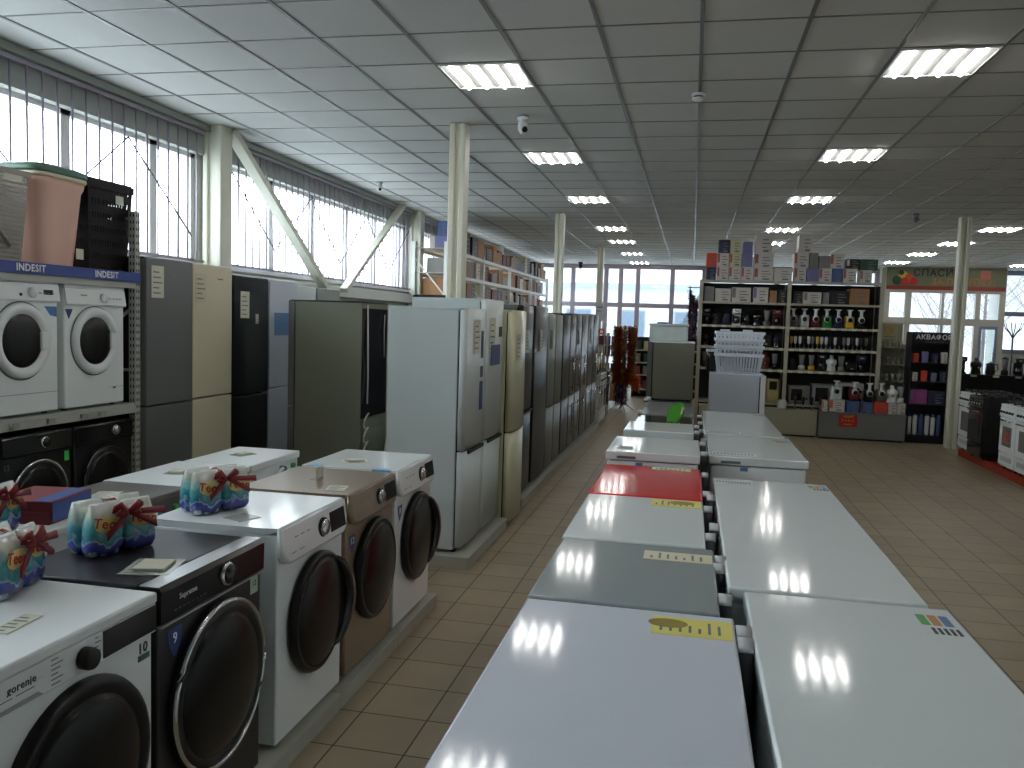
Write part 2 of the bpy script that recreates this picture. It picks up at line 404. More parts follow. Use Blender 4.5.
# ------------------------------------------------------------------ washing machines
WG = 'washing machines'
def feet(t, w, d, h=.015, m=None):
    for sx in (-1, 1):
        for y in (.06, d-.06): MB().lathe([(.018, 0), (.02, h)], (sx*(w/2-.06), y, 0), (0, 0, 1), 12).build('foot', m or BLACKM, t)
def round_door(t, cx, cz, r, rim, glassm, ringm=None, bulge=.05, handle=False, y=0, inner=.78):
    """door seen from the front: outer rim, glass bowl, optional chrome ring and grip"""
    d = MB().lathe([(r, .0), (r, -.012), (r*.97, -.026), (r*.90, -.030), (r*inner, -.022)], (cx, y, cz), (0, 1, 0), 48, cap=False).build('door', rim, t)
    g = MB(); prof = [(r*.92, -.020)]
    for j in range(8):
        a = j/7*PI/2; prof.append((r*inner*math.cos(a)+.0005, -.022-bulge*math.sin(a)**1.0*.6))
    g.lathe(prof, (cx, y, cz), (0, 1, 0), 48).build('door_glass', glassm, d)
    if ringm:
        pts = [(cx+math.cos(2*PI*q/64)*r, y-.022, cz+math.sin(2*PI*q/64)*r) for q in range(65)]
        MB().tube(pts, .009, 8).build('door_ring', ringm, d)
    if handle:
        m = MB(); pts = []; 
        n = 14
        rings = []
        for q in range(n+1):
            a = -PI*.34+PI*.68*q/n; th = math.sin(PI*q/n)**.6
            px, pz = cx+math.cos(a)*r*.95, cz+math.sin(a)*r*.95
            o_ = Vector((math.cos(a), 0, math.sin(a)))
            b = Vector((px, y-.012, pz)); 
            rings.append([m.v(b-o_*.03*th), m.v(b-o_*.02*th+Vector((0, -.055*th-.002, 0))), m.v(b+o_*.018*th+Vector((0, -.055*th-.002, 0))), m.v(b+o_*.03*th)])
        m.loft(rings).build('door_handle', BLACKG, d)
    return d
def knob(t, x, z, r, m, ring=None, y=0, dep=.02):
    k_ = MB().lathe([(r, .004), (r, -dep*.7), (r*.9, -dep), (.001, -dep)], (x, y, z), (0, 1, 0), 28).build('knob', m, t)
    if ring: MB().lathe([(r*1.22, .003), (r*1.22, -.007), (r*1.04, -.009)], (x, y, z), (0, 1, 0), 28, cap=False).build('knob_ring', ring, k_)
    return k_
def shield(t, x, z, s, m, txt, y=-.001, name='capacity_sticker'):
    """downward-pointing badge"""
    m_ = MB().prism([(x-s*.5, z+s*.55), (x+s*.5, z+s*.55), (x+s*.42, z), (x+s*.1, z-s*.6), (x-s*.1, z-s*.6), (x-s*.42, z)], y-.001, y, 'y')
    # prism with axis y keeps (u, a, w)
    o = m_.build(name, m, t)
    if txt: text(txt, s*.62, (x, y-.0016, z+s*.12), o, INKW)
    return o
def tagcard(t, x0, x1, z0, z1, m, y=-.001, lines=4, name='price_tag'):
    o = MB().box(x0, x1, y-.002, y, z0, z1).build(name, m, t)
    ln = MB(); h = z1-z0
    for q in range(lines):
        zz = z1-h*(.2+.65*q/max(1, lines-1)); ln.box(x0+(x1-x0)*.12, x0+(x1-x0)*(.62+.25*((q*7) % 3)/2), y-.0026, y-.0021, zz-h*.02, zz+h*.02)
    ln.build('lettering', INKG, o)
    return o
BODYK = mat('washer_black_body', (24, 23, 25), .35, var=.1)
BODYB = mat('washer_bronze', (138, 120, 98), .3, .25, var=.05, coat=.3)
BODYGR = mat('washer_graphite', (96, 94, 90), .35, .2, var=.05)
SILV = mat('silver_strip', (184, 186, 190), .28, .6, var=.04)

def washer_white_flat(center, lab):
    t = thing('washing_machine', lab, 'washing machine', center, PI/2, WG); w, d, h = .595, .53, .85
    MB().box(-w/2, w/2, 0, d, .015, .818, .006).build('body', WHITE, t)
    MB().box(-w/2-.002, w/2+.002, -.018, d, .818, .85, .008, 3).build('top', WHITE2, t)
    p = MB().box(-w/2, w/2, -.014, .001, .735, .817, .003).build('control_panel', WHITE2, t)
    MB().box(.075, .295, -.016, -.0135, .742, .814).build('display', BLACKG, p)
    knob(p, .005, .772, .028, BLACKM, y=-.014, dep=.03)
    ln = MB()
    for q in range(6):
        z = .806-.012*q; ln.box(-.105, -.105+.022+.016*((q*5) % 3)/2, -.0146, -.0141, z, z+.003); ln.box(.046, .046+.012+.008*(q % 2), -.0146, -.0141, z-.001, z+.002)
    ln.build('lettering', INKG, p)
    text('gorenje', .026, (-.195, -.0145, .788), p, INK, bold=.0006)
    m = MB().box(-.29, -.125, -.0165, -.0135, .740, .777, .001); m.build('drawer', WHITE2, p)
    MB().prism([(-.285, .742), (-.135, .742), (-.15, .752), (-.27, .752)], -.019, -.0165, 'y').build('drawer_grip', mat('recess_grey', (150, 154, 156), .5), p)
    ln = MB().box(-.283, -.225, -.0169, -.0165, .769, .771).box(-.215, -.16, -.0169, -.0165, .769, .771); ln.build('lettering', INK, p)
    text('10', .042, (.255, -.0012, .70), t, INK, bold=.001)
    MB().box(.235, .285, -.0012, 0, .665, .682).build('capacity_sticker', mat('teal_sticker', (60, 104, 92), .5), t)
    round_door(t, .0, .45, .262, RIMK, DOORGL, bulge=.05, inner=.82)
    feet(t, w, d); return t
def washer_black_ring(center, lab):
    t = thing('washing_machine', lab, 'washing machine', center, PI/2, WG); w, d = .595, .53
    MB().box(-w/2, w/2, 0, d, .015, .82, .006).build('body', BODYK, t)
    MB().box(-w/2, w/2, .07, d, .82, .85, .006).build('top', mat('washer_black_top', (40, 40, 47), .35, var=.08), t)
    p = MB().prism([(.004, .737), (-.012, .742), (-.014, .835), (-.004, .85), (.066, .85), (.066, .745)], -w/2, w/2, 'x').build('control_panel', mat('gloss_black_panel', (14, 13, 15), .2, spec=.3), t)
    MB().box(-w/2+.004, w/2-.004, -.003, .060, .850, .8525).build('front_strip', SILV, p)
    MB().box(-w/2, w/2, -.015, .002, .731, .737).build('panel_trim', SILV, p)
    knob(p, .055, .792, .031, BLACKG, CHROME, y=-.013)
    text('Supreme', .024, (-.165, -.0135, .80), p, INKW)
    m = MB()
    for q in range(8): m.box(-.235+.022*q, -.222+.022*q, -.0136, -.0131, .765, .7675)
    m.build('lettering', INKG, p)
    shield(t, -.215, .665, .075, BLUEST, '9')
    o = MB().box(.225, .275, -.0015, 0, .665, .725).build('energy_sticker', mat('pale_green_sticker', (176, 206, 184), .5), t); text('12', .028, (.25, -.002, .70), o, INK)
    round_door(t, .02, .44, .265, BODYK, DOORGL, CHROME, bulge=.05, inner=.86)
    feet(t, w, d); return t
def washer_slant(center, lab, body, panel, badge, grip=True, flatm=None):
    """rounded top with a raised slanting fascia and a dark bulging door"""
    t = thing('washing_machine', lab, 'washing machine', center, PI/2, WG); w, d = .595, .53
    MB().box(-w/2, w/2, 0, d, .015, .825, .008).build('body', body, t)
    MB().prism([(.05, .825), (.05, .85), (d, .85), (d, .825)], -w/2, w/2, 'x').build('top', flatm or body, t)
    m = MB()
    # fascia: outline with rounded lower corners lofted along the slope
    prof_top = [(.075, .851), (.01, .846), (-.012, .82)]
    out = []
    def outline(inset, yb, yt):
        pts = []
        zt, zb = .846-inset*.2, .708+inset
        xs = w/2-inset
        pts += [(-xs, zt), (-xs, zb+.07)]
        for j in range(5):
            a = PI+PI/2*j/4; pts.append((-xs+.055+.055*math.cos(a), zb+.055+.055*math.sin(a)))
        for j in range(5):
            a = -PI/2+PI/2*j/4; pts.append((xs-.055+.055*math.cos(a), zb+.055+.055*math.sin(a)))
        pts += [(xs, zb+.07), (xs, zt)]
        return [m.v((x, yb+(yt-yb)*(z-.70)/.15, z)) for x, z in pts]
    A = outline(0, .002, .002); B = outline(0, -.026, -.008); C = outline(.012, -.034, -.014)
    m.loft([A, B, C])
    m.prism([(-.004, .843), (.003, .8515), (.06, .8505), (.06, .82)], -w/2+.002, w/2-.002, 'x')
    p = m.build('control_panel', panel, t)
    def yy(z): return -.034+(.020)*(z-.70)/.15
    dz = MB().prism([(.115, .728), (.268, .728), (.268, .826), (.115, .826)], -.030, -.026, 'y')
    dd = MB(); a0 = [dd.v((x, yy(z)-.002, z)) for x, z in ((.118, .742), (.268, .742), (.262, .824), (.118, .824))]; a1 = [dd.v((x, yy(z)+.006, z)) for x, z in ((.118, .742), (.268, .742), (.262, .824), (.118, .824))]
    dd.loft([a0, a1], smooth=False); dd.build('display', mat('fascia_display', (12, 12, 14), .35, var=.1, spec=.15), p); dz.bm.free()
    knob(p, .045, .782, .033, CHROME, BLACKG, y=yy(.782), dep=.02)
    m = MB()
    for q in range(3): m.box(-.20+.05*q, -.17+.05*q, yy(.80)-.001, yy(.80), .797, .801)
    for q in range(2): m.box(-.24+.07*q, -.20+.07*q, yy(.745)-.001, yy(.745), .744, .747)
    m.build('lettering', INKG, p)
    if badge: shield(t, -.235, .62, .07, BLUEST, badge)
    round_door(t, .02, .44, .245, RIMK, DOORGL, bulge=.05, handle=grip, y=-.012, inner=.91)
    feet(t, w, d); return t
XF = -1.465
washer_white_flat((XF, 1.785, .08), 'white washing machine with a big black door and a black display, nearest the camera')
washer_black_ring((XF, 2.405, .08), 'black washing machine whose round door has a wide chrome ring')
washer_slant((XF, 3.125, .08), 'white washing machine with a raised front panel, between the black and the bronze machine', WHITE, WHITE, None)
washer_slant((XF, 3.77, .08), 'bronze brown washing machine in the front row', BODYB, BODYB, '12', grip=False)
washer_slant((XF, 4.41, .08), 'white washing machine with blue tape on its lid, farthest of the front row', WHITE, WHITE, '8')
def washer_back(center, w, d, body, top, lab, lidh=.03, hoses=True, h=.85):
    """narrow machine with its rear side to the aisle (local -y is its front)"""
    t = thing('washing_machine', lab, 'washing machine', center, -PI/2, WG)
    MB().box(-w/2, w/2, 0, d, .015, h-lidh, .006).build('body', body, t)
    MB().box(-w/2-.004, w/2+.004, -.012, d+.012, h-lidh, h, .007, 3).build('lid', top, t)
    MB().box(-w/2, w/2, -.012, .001, h-.14, h-lidh-.004, .003).build('control_panel', top, t); knob(t, .05, h-.09, .024, CHROME, y=-.012)
    round_door(t, 0, .43, .2, WHITE2 if body is WHITE else BLACKG, DOORGL)
    if hoses:
        v = MB().lathe([(.018, 0), (.018, .03), (.012, .035)], (-w*.12, d, h-.075), (0, 1, 0), 14).build('inlet_valve', mat('blue_cap', (70, 110, 130), .5), t)
        MB().lathe([(.015, 0), (.015, .02)], (-w*.36, d, h-.075), (0, 1, 0), 14).build('inlet_cap', mat('green_cap', (70, 150, 80), .5), v)
        MB().tube([(-.06, d+.012, h-.5), (.02, d+.012, h-.3), (.03, d+.02, h-.13), (-.01, d+.025, h-.075), (-.05, d+.02, h-.07), (-.12, d+.012, h-.12), (-.14, d+.012, h-.3)], .012, 8).build('drain_hose', WHITE2, t)
    feet(t, w, d); return t
washer_back((-2.62, 3.10, .08), .595, .40, BODYGR, BODYGR, 'graphite grey washing machine in the back row, beside the flat carton')
washer_back((-2.635, 3.69, .08), .58, .40, WHITE, WHITE2, 'white washing machine in the back row, next to the graphite one')
washer_back((-2.61, 4.275, .08), .55, .375, WHITE, WHITE2, 'tallest white washing machine at the far end of the back row', lidh=.04)
washer_back((-2.62, 2.47, .08), .595, .40, WHITE, WHITE2, 'white washing machine under the flat red carton in the back row')
washer_back((-2.62, 1.84, .08), .595, .40, WHITE, WHITE2, 'white washing machine in the back row at the left picture edge')
# platform under both rows of washers
def platform(x0, x1, y0, y1, z, lab, seams=()):
    m = MB(); ys = [y0]+list(seams)+[y1]
    for a, b in zip(ys, ys[1:]): m.box(x0, x1, a+.002, b-.002, .0, z-.018); m.box(x0-.008, x1+.008, a+.002, b-.002, z-.018, z, .003)
    o = m.build('display_platform', GREYP); tag(o, lab, 'platform', 'display platforms')
platform(-2.72, -1.435, 1.1, 4.78, .08, 'low grey platform under the washing machines', (2.3, 3.36, 4.10))
platform(-2.22, -1.44, 5.52, 6.78, .09, 'low grey platform under the two white fridges', (6.25,))
platform(-2.8, -1.46, 7.52, 14.07, .09, 'long low platform under the steel and dark fridges', (8.7, 9.95, 11.2, 12.4))

# things lying on the washers
def detergent(loc, rz, lab, n=2):
    t = thing('detergent_bundle', lab, 'detergent pack', loc, rz, 'detergent bundles on the washing machines')
    m, nt, p, o = _nt('pouch') if 'pouch' not in MATS else (MATS['pouch'], None, None, None)
    if nt:
        MATS['pouch'] = m
        tc = nt.nodes.new('ShaderNodeTexCoord'); sx = nt.nodes.new('ShaderNodeSeparateXYZ'); nz = nt.nodes.new('ShaderNodeTexNoise'); nz.inputs['Scale'].default_value = 24
        wv = nt.nodes.new('ShaderNodeMath'); wv.operation = 'MULTIPLY_ADD'; wv.inputs[1].default_value = .10
        rp = nt.nodes.new('ShaderNodeValToRGB'); nt.links.new(tc.outputs['Object'], sx.inputs[0]); nt.links.new(tc.outputs['Object'], nz.inputs[0])
        nt.links.new(nz.outputs['Fac'], wv.inputs[0]); nt.links.new(sx.outputs['Z'], wv.inputs[2])
        mr = nt.nodes.new('ShaderNodeMapRange'); mr.inputs['From Min'].default_value = .045; mr.inputs['From Max'].default_value = .225
        nt.links.new(wv.outputs[0], mr.inputs[0]); nt.links.new(mr.outputs[0], rp.inputs[0])
        cs = [(0, (190, 200, 205)), (.08, (44, 54, 120)), (.26, (62, 76, 160)), (.31, (150, 170, 200)), (.36, (34, 120, 136)), (.52, (80, 160, 165)), (.64, (150, 190, 190)), (.78, (200, 206, 190)), (1, (214, 218, 218))]
        el = rp.color_ramp.elements
        while len(el) < len(cs): el.new(.5)
        for e, (q, cc) in zip(el, cs): e.position = q; e.color = (*lin(cc), 1)
        nt.links.new(rp.outputs[0], p.inputs['Base Color']); p.inputs['Roughness'].default_value = .2; p.inputs['Coat Weight'].default_value = .5
        b = nt.nodes.new('ShaderNodeBump'); b.inputs['Strength'].default_value = .6; b.inputs['Distance'].default_value = .006; n2 = nt.nodes.new('ShaderNodeTexNoise'); n2.inputs['Scale'].default_value = 30
        nt.links.new(tc.outputs['Object'], n2.inputs[0]); nt.links.new(n2.outputs['Fac'], b.inputs['Height']); nt.links.new(b.outputs[0], p.inputs['Normal'])
    rr = random.Random(lab)
    for i in range(n):
        for j in range(2):
            m_ = MB(); x = -.062*(n-1)+.124*i; y = -.037+.075*j; tilt = (rr.random()-.5)*.02
            rings = []
            for q in range(9):
                u = q/8; z = .004+.165*u+(rr.random()*.004)
                hx = .060*(1-.16*max(0, u-.6)/.4) if u > 0 else .05; hy = .037*(1-u**4*.82) if u > 0 else .03
                zz = z
                ring = []
                for a_ in range(16):
                    an = 2*PI*a_/16; cx_, sy_ = math.cos(an), math.sin(an)
                    ring.append(m_.v((x+tilt*u+hx*math.copysign(abs(cx_)**.5, cx_), y+hy*math.copysign(abs(sy_)**.6, sy_), zz)))
                rings.append(ring)
            m_.loft(rings); pk = m_.build('pouch', MATS['pouch'], t)
            if j == 0:
                e_ = MB().lathe([(.045, 0), (.045, -.003)], (x, y-.035, .108), (0, 1, .08), 24, sy=.62).build('logo_patch', mat('pale_yellow_patch', (222, 206, 130), .3), pk)
                text('Teon', .046, (x, y-.0395, .108), e_, RED, rot=(PI/2, .18, 0), bold=.0012)
    # ribbon with a bow
    rb = MB(); W_ = .062*(n-1)+.062
    rb.bar((-.05, -.080, .150), (.05, -.080, .128), .003, .016); rb.bar((0, -.078, .14), (0, .0, .172), .016, .003); rb.bar((0, .0, .172), (0, .078, .13), .016, .003)
    for sx_ in (-1, 1):
        for (ex, ez, wz) in ((.052, .020, .022), (.044, -.004, .018)):
            rb.loft([[rb.v(q) for q in ((0, -.088, .148), (0, -.094, .136), (0, -.084, .136), (0, -.082, .148))], [rb.v(q) for q in ((sx_*ex*.6, -.102, .148+ez+wz*.5), (sx_*ex*.6, -.110, .142+ez-wz*.4), (sx_*ex*.6, -.094, .142+ez-wz*.4), (sx_*ex*.6, -.09, .148+ez+wz*.5))], [rb.v(q) for q in ((sx_*ex, -.09, .146+ez), (sx_*ex, -.094, .136+ez), (sx_*ex, -.088, .136+ez), (sx_*ex, -.086, .146+ez))]])
    for (ex, ez) in ((.10, .085), (-.075, .07), (.13, .128)):
        rb.loft([[rb.v(q) for q in ((0, -.090, .148), (0, -.094, .134), (0, -.084, .134), (0, -.084, .148))], [rb.v(q) for q in ((ex, -.092, ez+.012), (ex, -.096, ez-.012), (ex, -.088, ez-.012), (ex, -.088, ez+.012))]])
    rb.build('ribbon', mat('red_ribbon', (126, 16, 26), .35, var=.1), t)
    return t
TZ = .93
detergent((-1.86, 1.97, TZ), 1.845, 'bundle of printed detergent pouches tied with a red ribbon, on the nearest white washing machine')
detergent((-1.846, 2.416, TZ), 1.22, 'bundle of detergent pouches with a red ribbon, on the black washing machine')
detergent((-1.85, 3.035, TZ), 1.09, 'bundle of detergent pouches with a red bow, on the white machine past the black one')
detergent((-2.375, 2.44, TZ), 1.78, 'bundle of detergent pouches at the picture edge, on the back row of machines')
t = thing('flat_carton', 'flat red and blue carton lying on the back row of washing machines', 'box', (-2.40, 2.735, TZ), .15)
MB().box(-.12, .12, -.14, .14, 0, .045, .002).box(-.11, .125, -.135, .13, .045, .085, .002).build('box_body', mat('dark_red_carton', (120, 36, 40), .5, var=.2, scale=14), t)
MB().box(.1255, .1275, -.13, .12, .01, .08).box(.05, .115, -.13, .12, .085, .0862).build('printed_side', mat('blue_carton', (56, 84, 150), .4, var=.3, scale=18), t)
def leaflet(x, y, z, w, l, rz, lab, m=PAPER, stack=False):
    t = thing('price_card', lab, 'price card', (x, y, z), rz, 'price cards lying on appliances')
    m_ = MB().box(-w/2, w/2, -l/2, l/2, .0005, .003)
    o = m_.build('card', m, t)
    ln = MB()
    for q in range(5): ln.box(-w*.4, w*(.1+.25*(q % 2)), -l*.4+l*.17*q, -l*.4+l*.17*q+l*.05, .0031, .0036)
    ln.build('lettering', INKG, t)
    if stack: MB().box(-w*.3, w*.34, -l*.3, l*.32, .004, .012, .001).build('card_block', PAPER, t)
    return t
GP = mat('clear_sleeve', (168, 172, 166), .25, var=.1)
leaflet(-1.60, 2.28, TZ, .15, .17, .25, 'price card in a clear sleeve on the black washing machine', GP, True)
leaflet(-1.62, 1.76, TZ, .05, .13, .1, 'small folded price card on the nearest white washing machine', PAPER)
leaflet(-1.68, 2.95, TZ, .10, .10, -.4, 'clear sleeve with a card in front of the detergent on a white machine', GP)
leaflet(-1.57, 3.60, TZ, .09, .12, .2, 'white price card on the front of the bronze machine', PAPER)
leaflet(-1.78, 4.32, TZ, .14, .10, .6, 'beige card on the lid of the farthest front row machine', PAPER, True)
leaflet(-2.42, 3.12, TZ, .10, .14, .3, 'price card on the graphite machine', PAPER)
leaflet(-2.45, 3.69, TZ, .10, .12, .2, 'price card on the middle white machine of the back row', GP, True)
leaflet(-2.44, 4.29, TZ, .09, .12, -.3, 'price card on the tallest machine of the back row', GP, True)
t = thing('acrylic_card_holder', 'small clear card holder standing on the bronze machine', 'card holder', (-1.74, 3.78, TZ), 0)
MB().box(-.002, .002, -.035, .035, 0, .06).box(-.035, .0, -.035, .035, 0, .003).build('sleeve', GP, t)
MB().box(.0022, .003, -.028, .028, .01, .055).build('card', PAPER, t)
TAPE = mat('blue_tape', (110, 165, 200), .4, var=.1)
tag(MB().box(-1.60, -1.50, 4.112, 4.165, TZ, TZ+.0015).box(-1.60, -1.50, 4.1105, 4.1125, TZ-.03, TZ+.0015).build('tape_strip', TAPE), 'blue tape strip on the near edge of the farthest front row machine', 'tape', 'blue tape strips')
tag(MB().box(-1.97, -1.90, 4.115, 4.18, TZ, TZ+.0015).build('tape_strip', TAPE), 'blue tape patch at the back corner of the farthest front row machine', 'tape', 'blue tape strips')

# ------------------------------------------------------------------ chest freezers
FG = 'chest freezers'
HG = mat('hinge_grey', (50, 53, 60), .45, var=.1)
HGL = mat('hinge_light', (176, 180, 182), .4, var=.05)
def freezer(x0, x1, y0, y1, z, lidm, bodym, lab, hinge_side, lid_t=.055, tags=(), front_label=False, lid_over=0, nh=2):
    """hinge_side +1: hinges on the +x side of the chest"""
    cx, cy = (x0+x1)/2, y0
    t = thing('chest_freezer', lab, 'chest freezer', (cx, cy, 0), 0, FG); w = x1-x0; L = y1-y0; hw = w/2
    MB().box(-hw+.012, hw-.012, .012, L-.012, .03, z-lid_t-.006, .012, 3).build('body', bodym, t)
    MB().box(-hw+.03, hw-.03, .03, L-.03, z-lid_t-.01, z-lid_t+.002).build('seal', RUBBER, t)
    lid = MB().box(-hw, hw, 0, L, z-lid_t, z, .009, 3).build('lid', lidm, t)
    # lid grip recess on the near end
    MB().box(-hw*.75, -hw*.35, -.003, .004, z-lid_t+.012, z-lid_t+.028, .002).build('lid_grip', RUBBER, lid) if front_label else None
    for q in range(nh):
        yq = L*((.24 if hinge_side > 0 else .12)+.62*q/(max(1, nh-1)))
        m = MB(); xh = hinge_side*(hw+.022)
        pts = []
        for j in range(9):
            a = PI*j/8; pts.append((yq+.075*math.cos(a), z-.075+.075*math.sin(a)))
        for j in range(5):
            a = PI+PI*j/4; pts.append((yq+.06*math.cos(a), z-.34+.06*math.sin(a)))
        m.prism(pts, xh-.02, xh+.02, 'x', True); h = m.build('hinge', HG, t)
        pts2 = [(yq+.079*math.cos(PI*(.28+.44*j/8)), z-.075+.079*math.sin(PI*(.28+.44*j/8))) for j in range(9)]+[(yq+.068*math.cos(PI*(.72-.44*j/8)), z-.075+.068*math.sin(PI*(.72-.44*j/8))) for j in range(9)]
        MB().prism(pts2, xh-.021, xh+.021, 'x', True).build('hinge_cap', HGL, h)
        MB().cyl((xh, yq+.005, z-.1), (xh+hinge_side*.0, yq+.06, z-.21), .008, 8).build('hinge_spring', CHROME, h)
    for sx in (-1, 1):
        for yy_ in (.08, L-.08): MB().lathe([(.02, 0), (.022, .035)], (sx*(hw-.08), yy_, 0), (0, 0, 1), 10).build('foot', BLACKM, t)
    for tg in tags:
        kind, a, b, c_, d_ = tg
        a, b, c_, d_ = a-cx, b-cx, c_-cy, d_-cy
        if kind == 'yellow' or kind == 'beige' or kind == 'yellow2':
            o = MB().box(a, b, c_, d_, z, z+.0015).build('price_card', PAPERB if kind == 'beige' else PAPERY, lid)
            ln = MB(); W_ = b-a; H_ = d_-c_
            for q in range(7):
                xx = a+W_*(.1+.12*q); ln.box(xx, xx+W_*.035, c_+H_*.2, c_+H_*(.45+.35*((q*3) % 4)/3), z+.0016, z+.0022)
            ln.build('lettering', INKG, o)
            if kind != 'beige': MB().lathe([(H_*.24, 0), (H_*.24, .0008)], (a+W_*(.2 if kind == 'yellow' else .62), c_+H_*.62, z+.0015), (0, 0, 1), 24, sy=1.6).build('round_mark', mat('olive_mark', (140, 124, 40), .5), o)
        elif kind == 'energy':
            cols3 = [mat('label_green', (70, 150, 70), .5), mat('label_orange', (170, 120, 60), .5), mat('label_blue', (70, 110, 150), .5)]
            W_ = (b-a)
            o = MB().box(a, b, c_, d_, z, z+.0006).build('info_label', lidm, lid)
            for q in range(3): MB().box(a+W_*(.02+.33*q), a+W_*(.28+.33*q), c_+(d_-c_)*.45, d_, z+.0006, z+.0014).build('colour_patch', cols3[q], o)
            m = MB()
            for q in range(5): m.box(a+W_*(.2+.17*q), a+W_*(.30+.17*q), c_, c_+(d_-c_)*.32, z+.0006, z+.0012)
            m.build('lettering', INK, o)
        elif kind == 'strip':
            o = MB().box(a, b, c_, d_, z, z+.0008).build('info_strip', mat('pale_label', (188, 196, 192), .4), lid)
            m = MB(); n = 12
            for q in range(n): m.box(a+(b-a)*(.03+.94*q/n), a+(b-a)*(.03+.94*q/n+.045), c_+(d_-c_)*.25, c_+(d_-c_)*.7, z+.0008, z+.0014)
            m.build('lettering', INKG, o)
    if front_label: MB().box(-hw*.35, -hw*.2, -.0005+.011, .012, z-lid_t-.035, z-lid_t-.012).build('blue_badge', BLUEST2, t)
    return t
BW = WHITE2
freezer(-.475, .165, 1.28, 2.585, .85, LIDW2, BW, 'white chest freezer nearest the camera in the left row, yellow card on its lid', 1, tags=[('yellow', -.075, .155, 2.385, 2.535)])
freezer(-.478, .125, 2.61, 3.375, .85, LIDG, BW, 'grey-lidded chest freezer in the left row', 1, tags=[('beige', -.14, .115, 3.155, 3.275)])
freezer(-.485, .095, 3.40, 4.31, .85, LIDW, BW, 'white chest freezer between the grey and the red lid, yellow card on it', 1, tags=[('yellow2', -.16, .085, 4.12, 4.28)])
freezer(-.49, .095, 4.335, 5.28, .85, LIDR, mat('freezer_body_red', (190, 40, 46), .3), 'chest freezer with a red lid', 1, tags=[('beige', -.20, .035, 5.17, 5.27)])
freezer(-.505, .09, 5.36, 6.13, .92, LIDW, BW, 'white chest freezer behind the red lid, dark print on its corner', 1, tags=[('strip', -.44, -.34, 5.45, 5.62)], front_label=True)
freezer(-.465, .05, 6.27, 6.86, .95, LIDW, BW, 'short white chest freezer, sixth of the left row', 1)
freezer(.21, .845, 1.45, 2.87, .85, LIDW, BW, 'white chest freezer nearest the camera in the right row, coloured label at its corner', -1, tags=[('energy', .72, .82, 2.62, 2.79)])
freezer(.16, .795, 2.90, 5.03, .85, LIDW, BW, 'longest white chest freezer, second of the right row', -1, tags=[('energy', .68, .78, 4.84, 4.97), ('strip', .17, .38, 4.86, 4.97)], nh=3)
freezer(.145, .765, 5.55, 6.68, .90, LIDW, BW, 'white chest freezer in the right row with its near end showing', -1, tags=[('strip', .17, .45, 5.62, 5.75), ('energy', .62, .74, 6.4, 6.56)], front_label=True)
freezer(.13, .74, 6.72, 8.55, .90, LIDW, BW, 'white chest freezer at the foot of the compact white fridge', -1, tags=[('strip', .16, .42, 6.80, 6.92), ('energy', .6, .72, 8.3, 8.48)], nh=3)
t = thing('glass_top_chest', 'low chest with a black glass top behind the sixth freezer', 'chest freezer', (-.215, 7.2, 0), 0)
MB().box(-.25, .25, 0, 1.1, .03, .83, .01).build('body', BW, t); MB().box(-.255, .255, 0, 1.1, .83, .85, .004).build('top', BLACKG, t); feet(t, .5, 1.1, .03)
t = thing('steel_top_table', 'low appliance with a brushed steel top, below the dark compact fridge', 'appliance', (-.2, 8.45, 0), 0)
MB().box(-.25, .25, 0, 1.45, .03, .83, .01).build('body', BODYGR, t); MB().box(-.26, .26, 0, 1.45, .83, .85, .006).build('top', mat('brushed_steel', (150, 156, 160), .35, .6, stretch=(1, 12, 1)), t); feet(t, .5, 1.45, .03)
MB().tube([(-.27, -.0, .85), (-.285, .02, .8), (-.28, .02, .6), (-.27, .05, .45)], .014, 8).build('side_rail', BLACKM, t)
MB().lathe([(.001, -.022), (.016, -.016), (.022, 0), (.016, .016), (.001, .022)], (-.275, .0, .865), (0, 0, 1), 14).build('rail_knob', WHITE2, t)
# green film package on the glass top
t = thing('green_bag', 'bright green film bag lying on the black glass top', 'bag', (-.10, 7.55, .85), .3)
m = MB(); rr = random.Random(3)
rings = []
for q in range(9):
    u = q/8; r_ = .075*math.sin(PI*(.12+.8*u))+.01; cx_ = -.07+.16*u; cz_ = .07+.15*u-.0*u
    rings.append([m.v((cx_+r_*.8*math.cos(2*PI*a/10)*(1+.3*rr.random()), .10*u+r_*math.sin(2*PI*a/10)*(1+.3*rr.random()), max(.001, cz_+r_*math.sin(2*PI*a/10)*.9-.02+.03*rr.random()))) for a in range(10)])
m.loft(rings); m.box(-.1, .02, -.05, .05, .0, .06, .01); m.build('film', GREEN, t); t.scale = (.8, .8, .8)
MB().bar((.02, -.02, .02), (.09, .05, .20), .018, .018).build('cardboard_strip', PAPERB, t)
# ------------------------------------------------------------------ rack with stacked machines
RX = -4.02
RACKM = mat('rack_grey_paint', (168, 170, 164), .45, var=.06)
t = thing('storage_rack', 'perforated grey steel rack holding two layers of washing machines, with a blue front rail', 'rack', (RX, 3.4, 0))
HOLE = BLACKM
def perf_post(x, y, z1, par, w=.055):
    o = MB().box(x-w/2, x+w/2, y-w/2, y+w/2, 0, z1).build('post', RACKM, par)
    m = MB(); q = 0
    z = .05
    while z < z1-.04:
        for dx in (-.012, .012):
            m.box(x+w/2-.0005, x+w/2+.001, y+dx-.005, y+dx+.005, z, z+.022)
            m.box(x+dx-.005, x+dx+.005, y-w/2-.001, y-w/2+.0005, z, z+.022)
        z += .05
    m.build('slots', HOLE, o); return o
perf_post(0, 2.112, 2.44, t); perf_post(-.56, 2.112, 2.44, t); perf_post(0, -.9, 2.44, t); perf_post(-.56, -.9, 2.44, t)
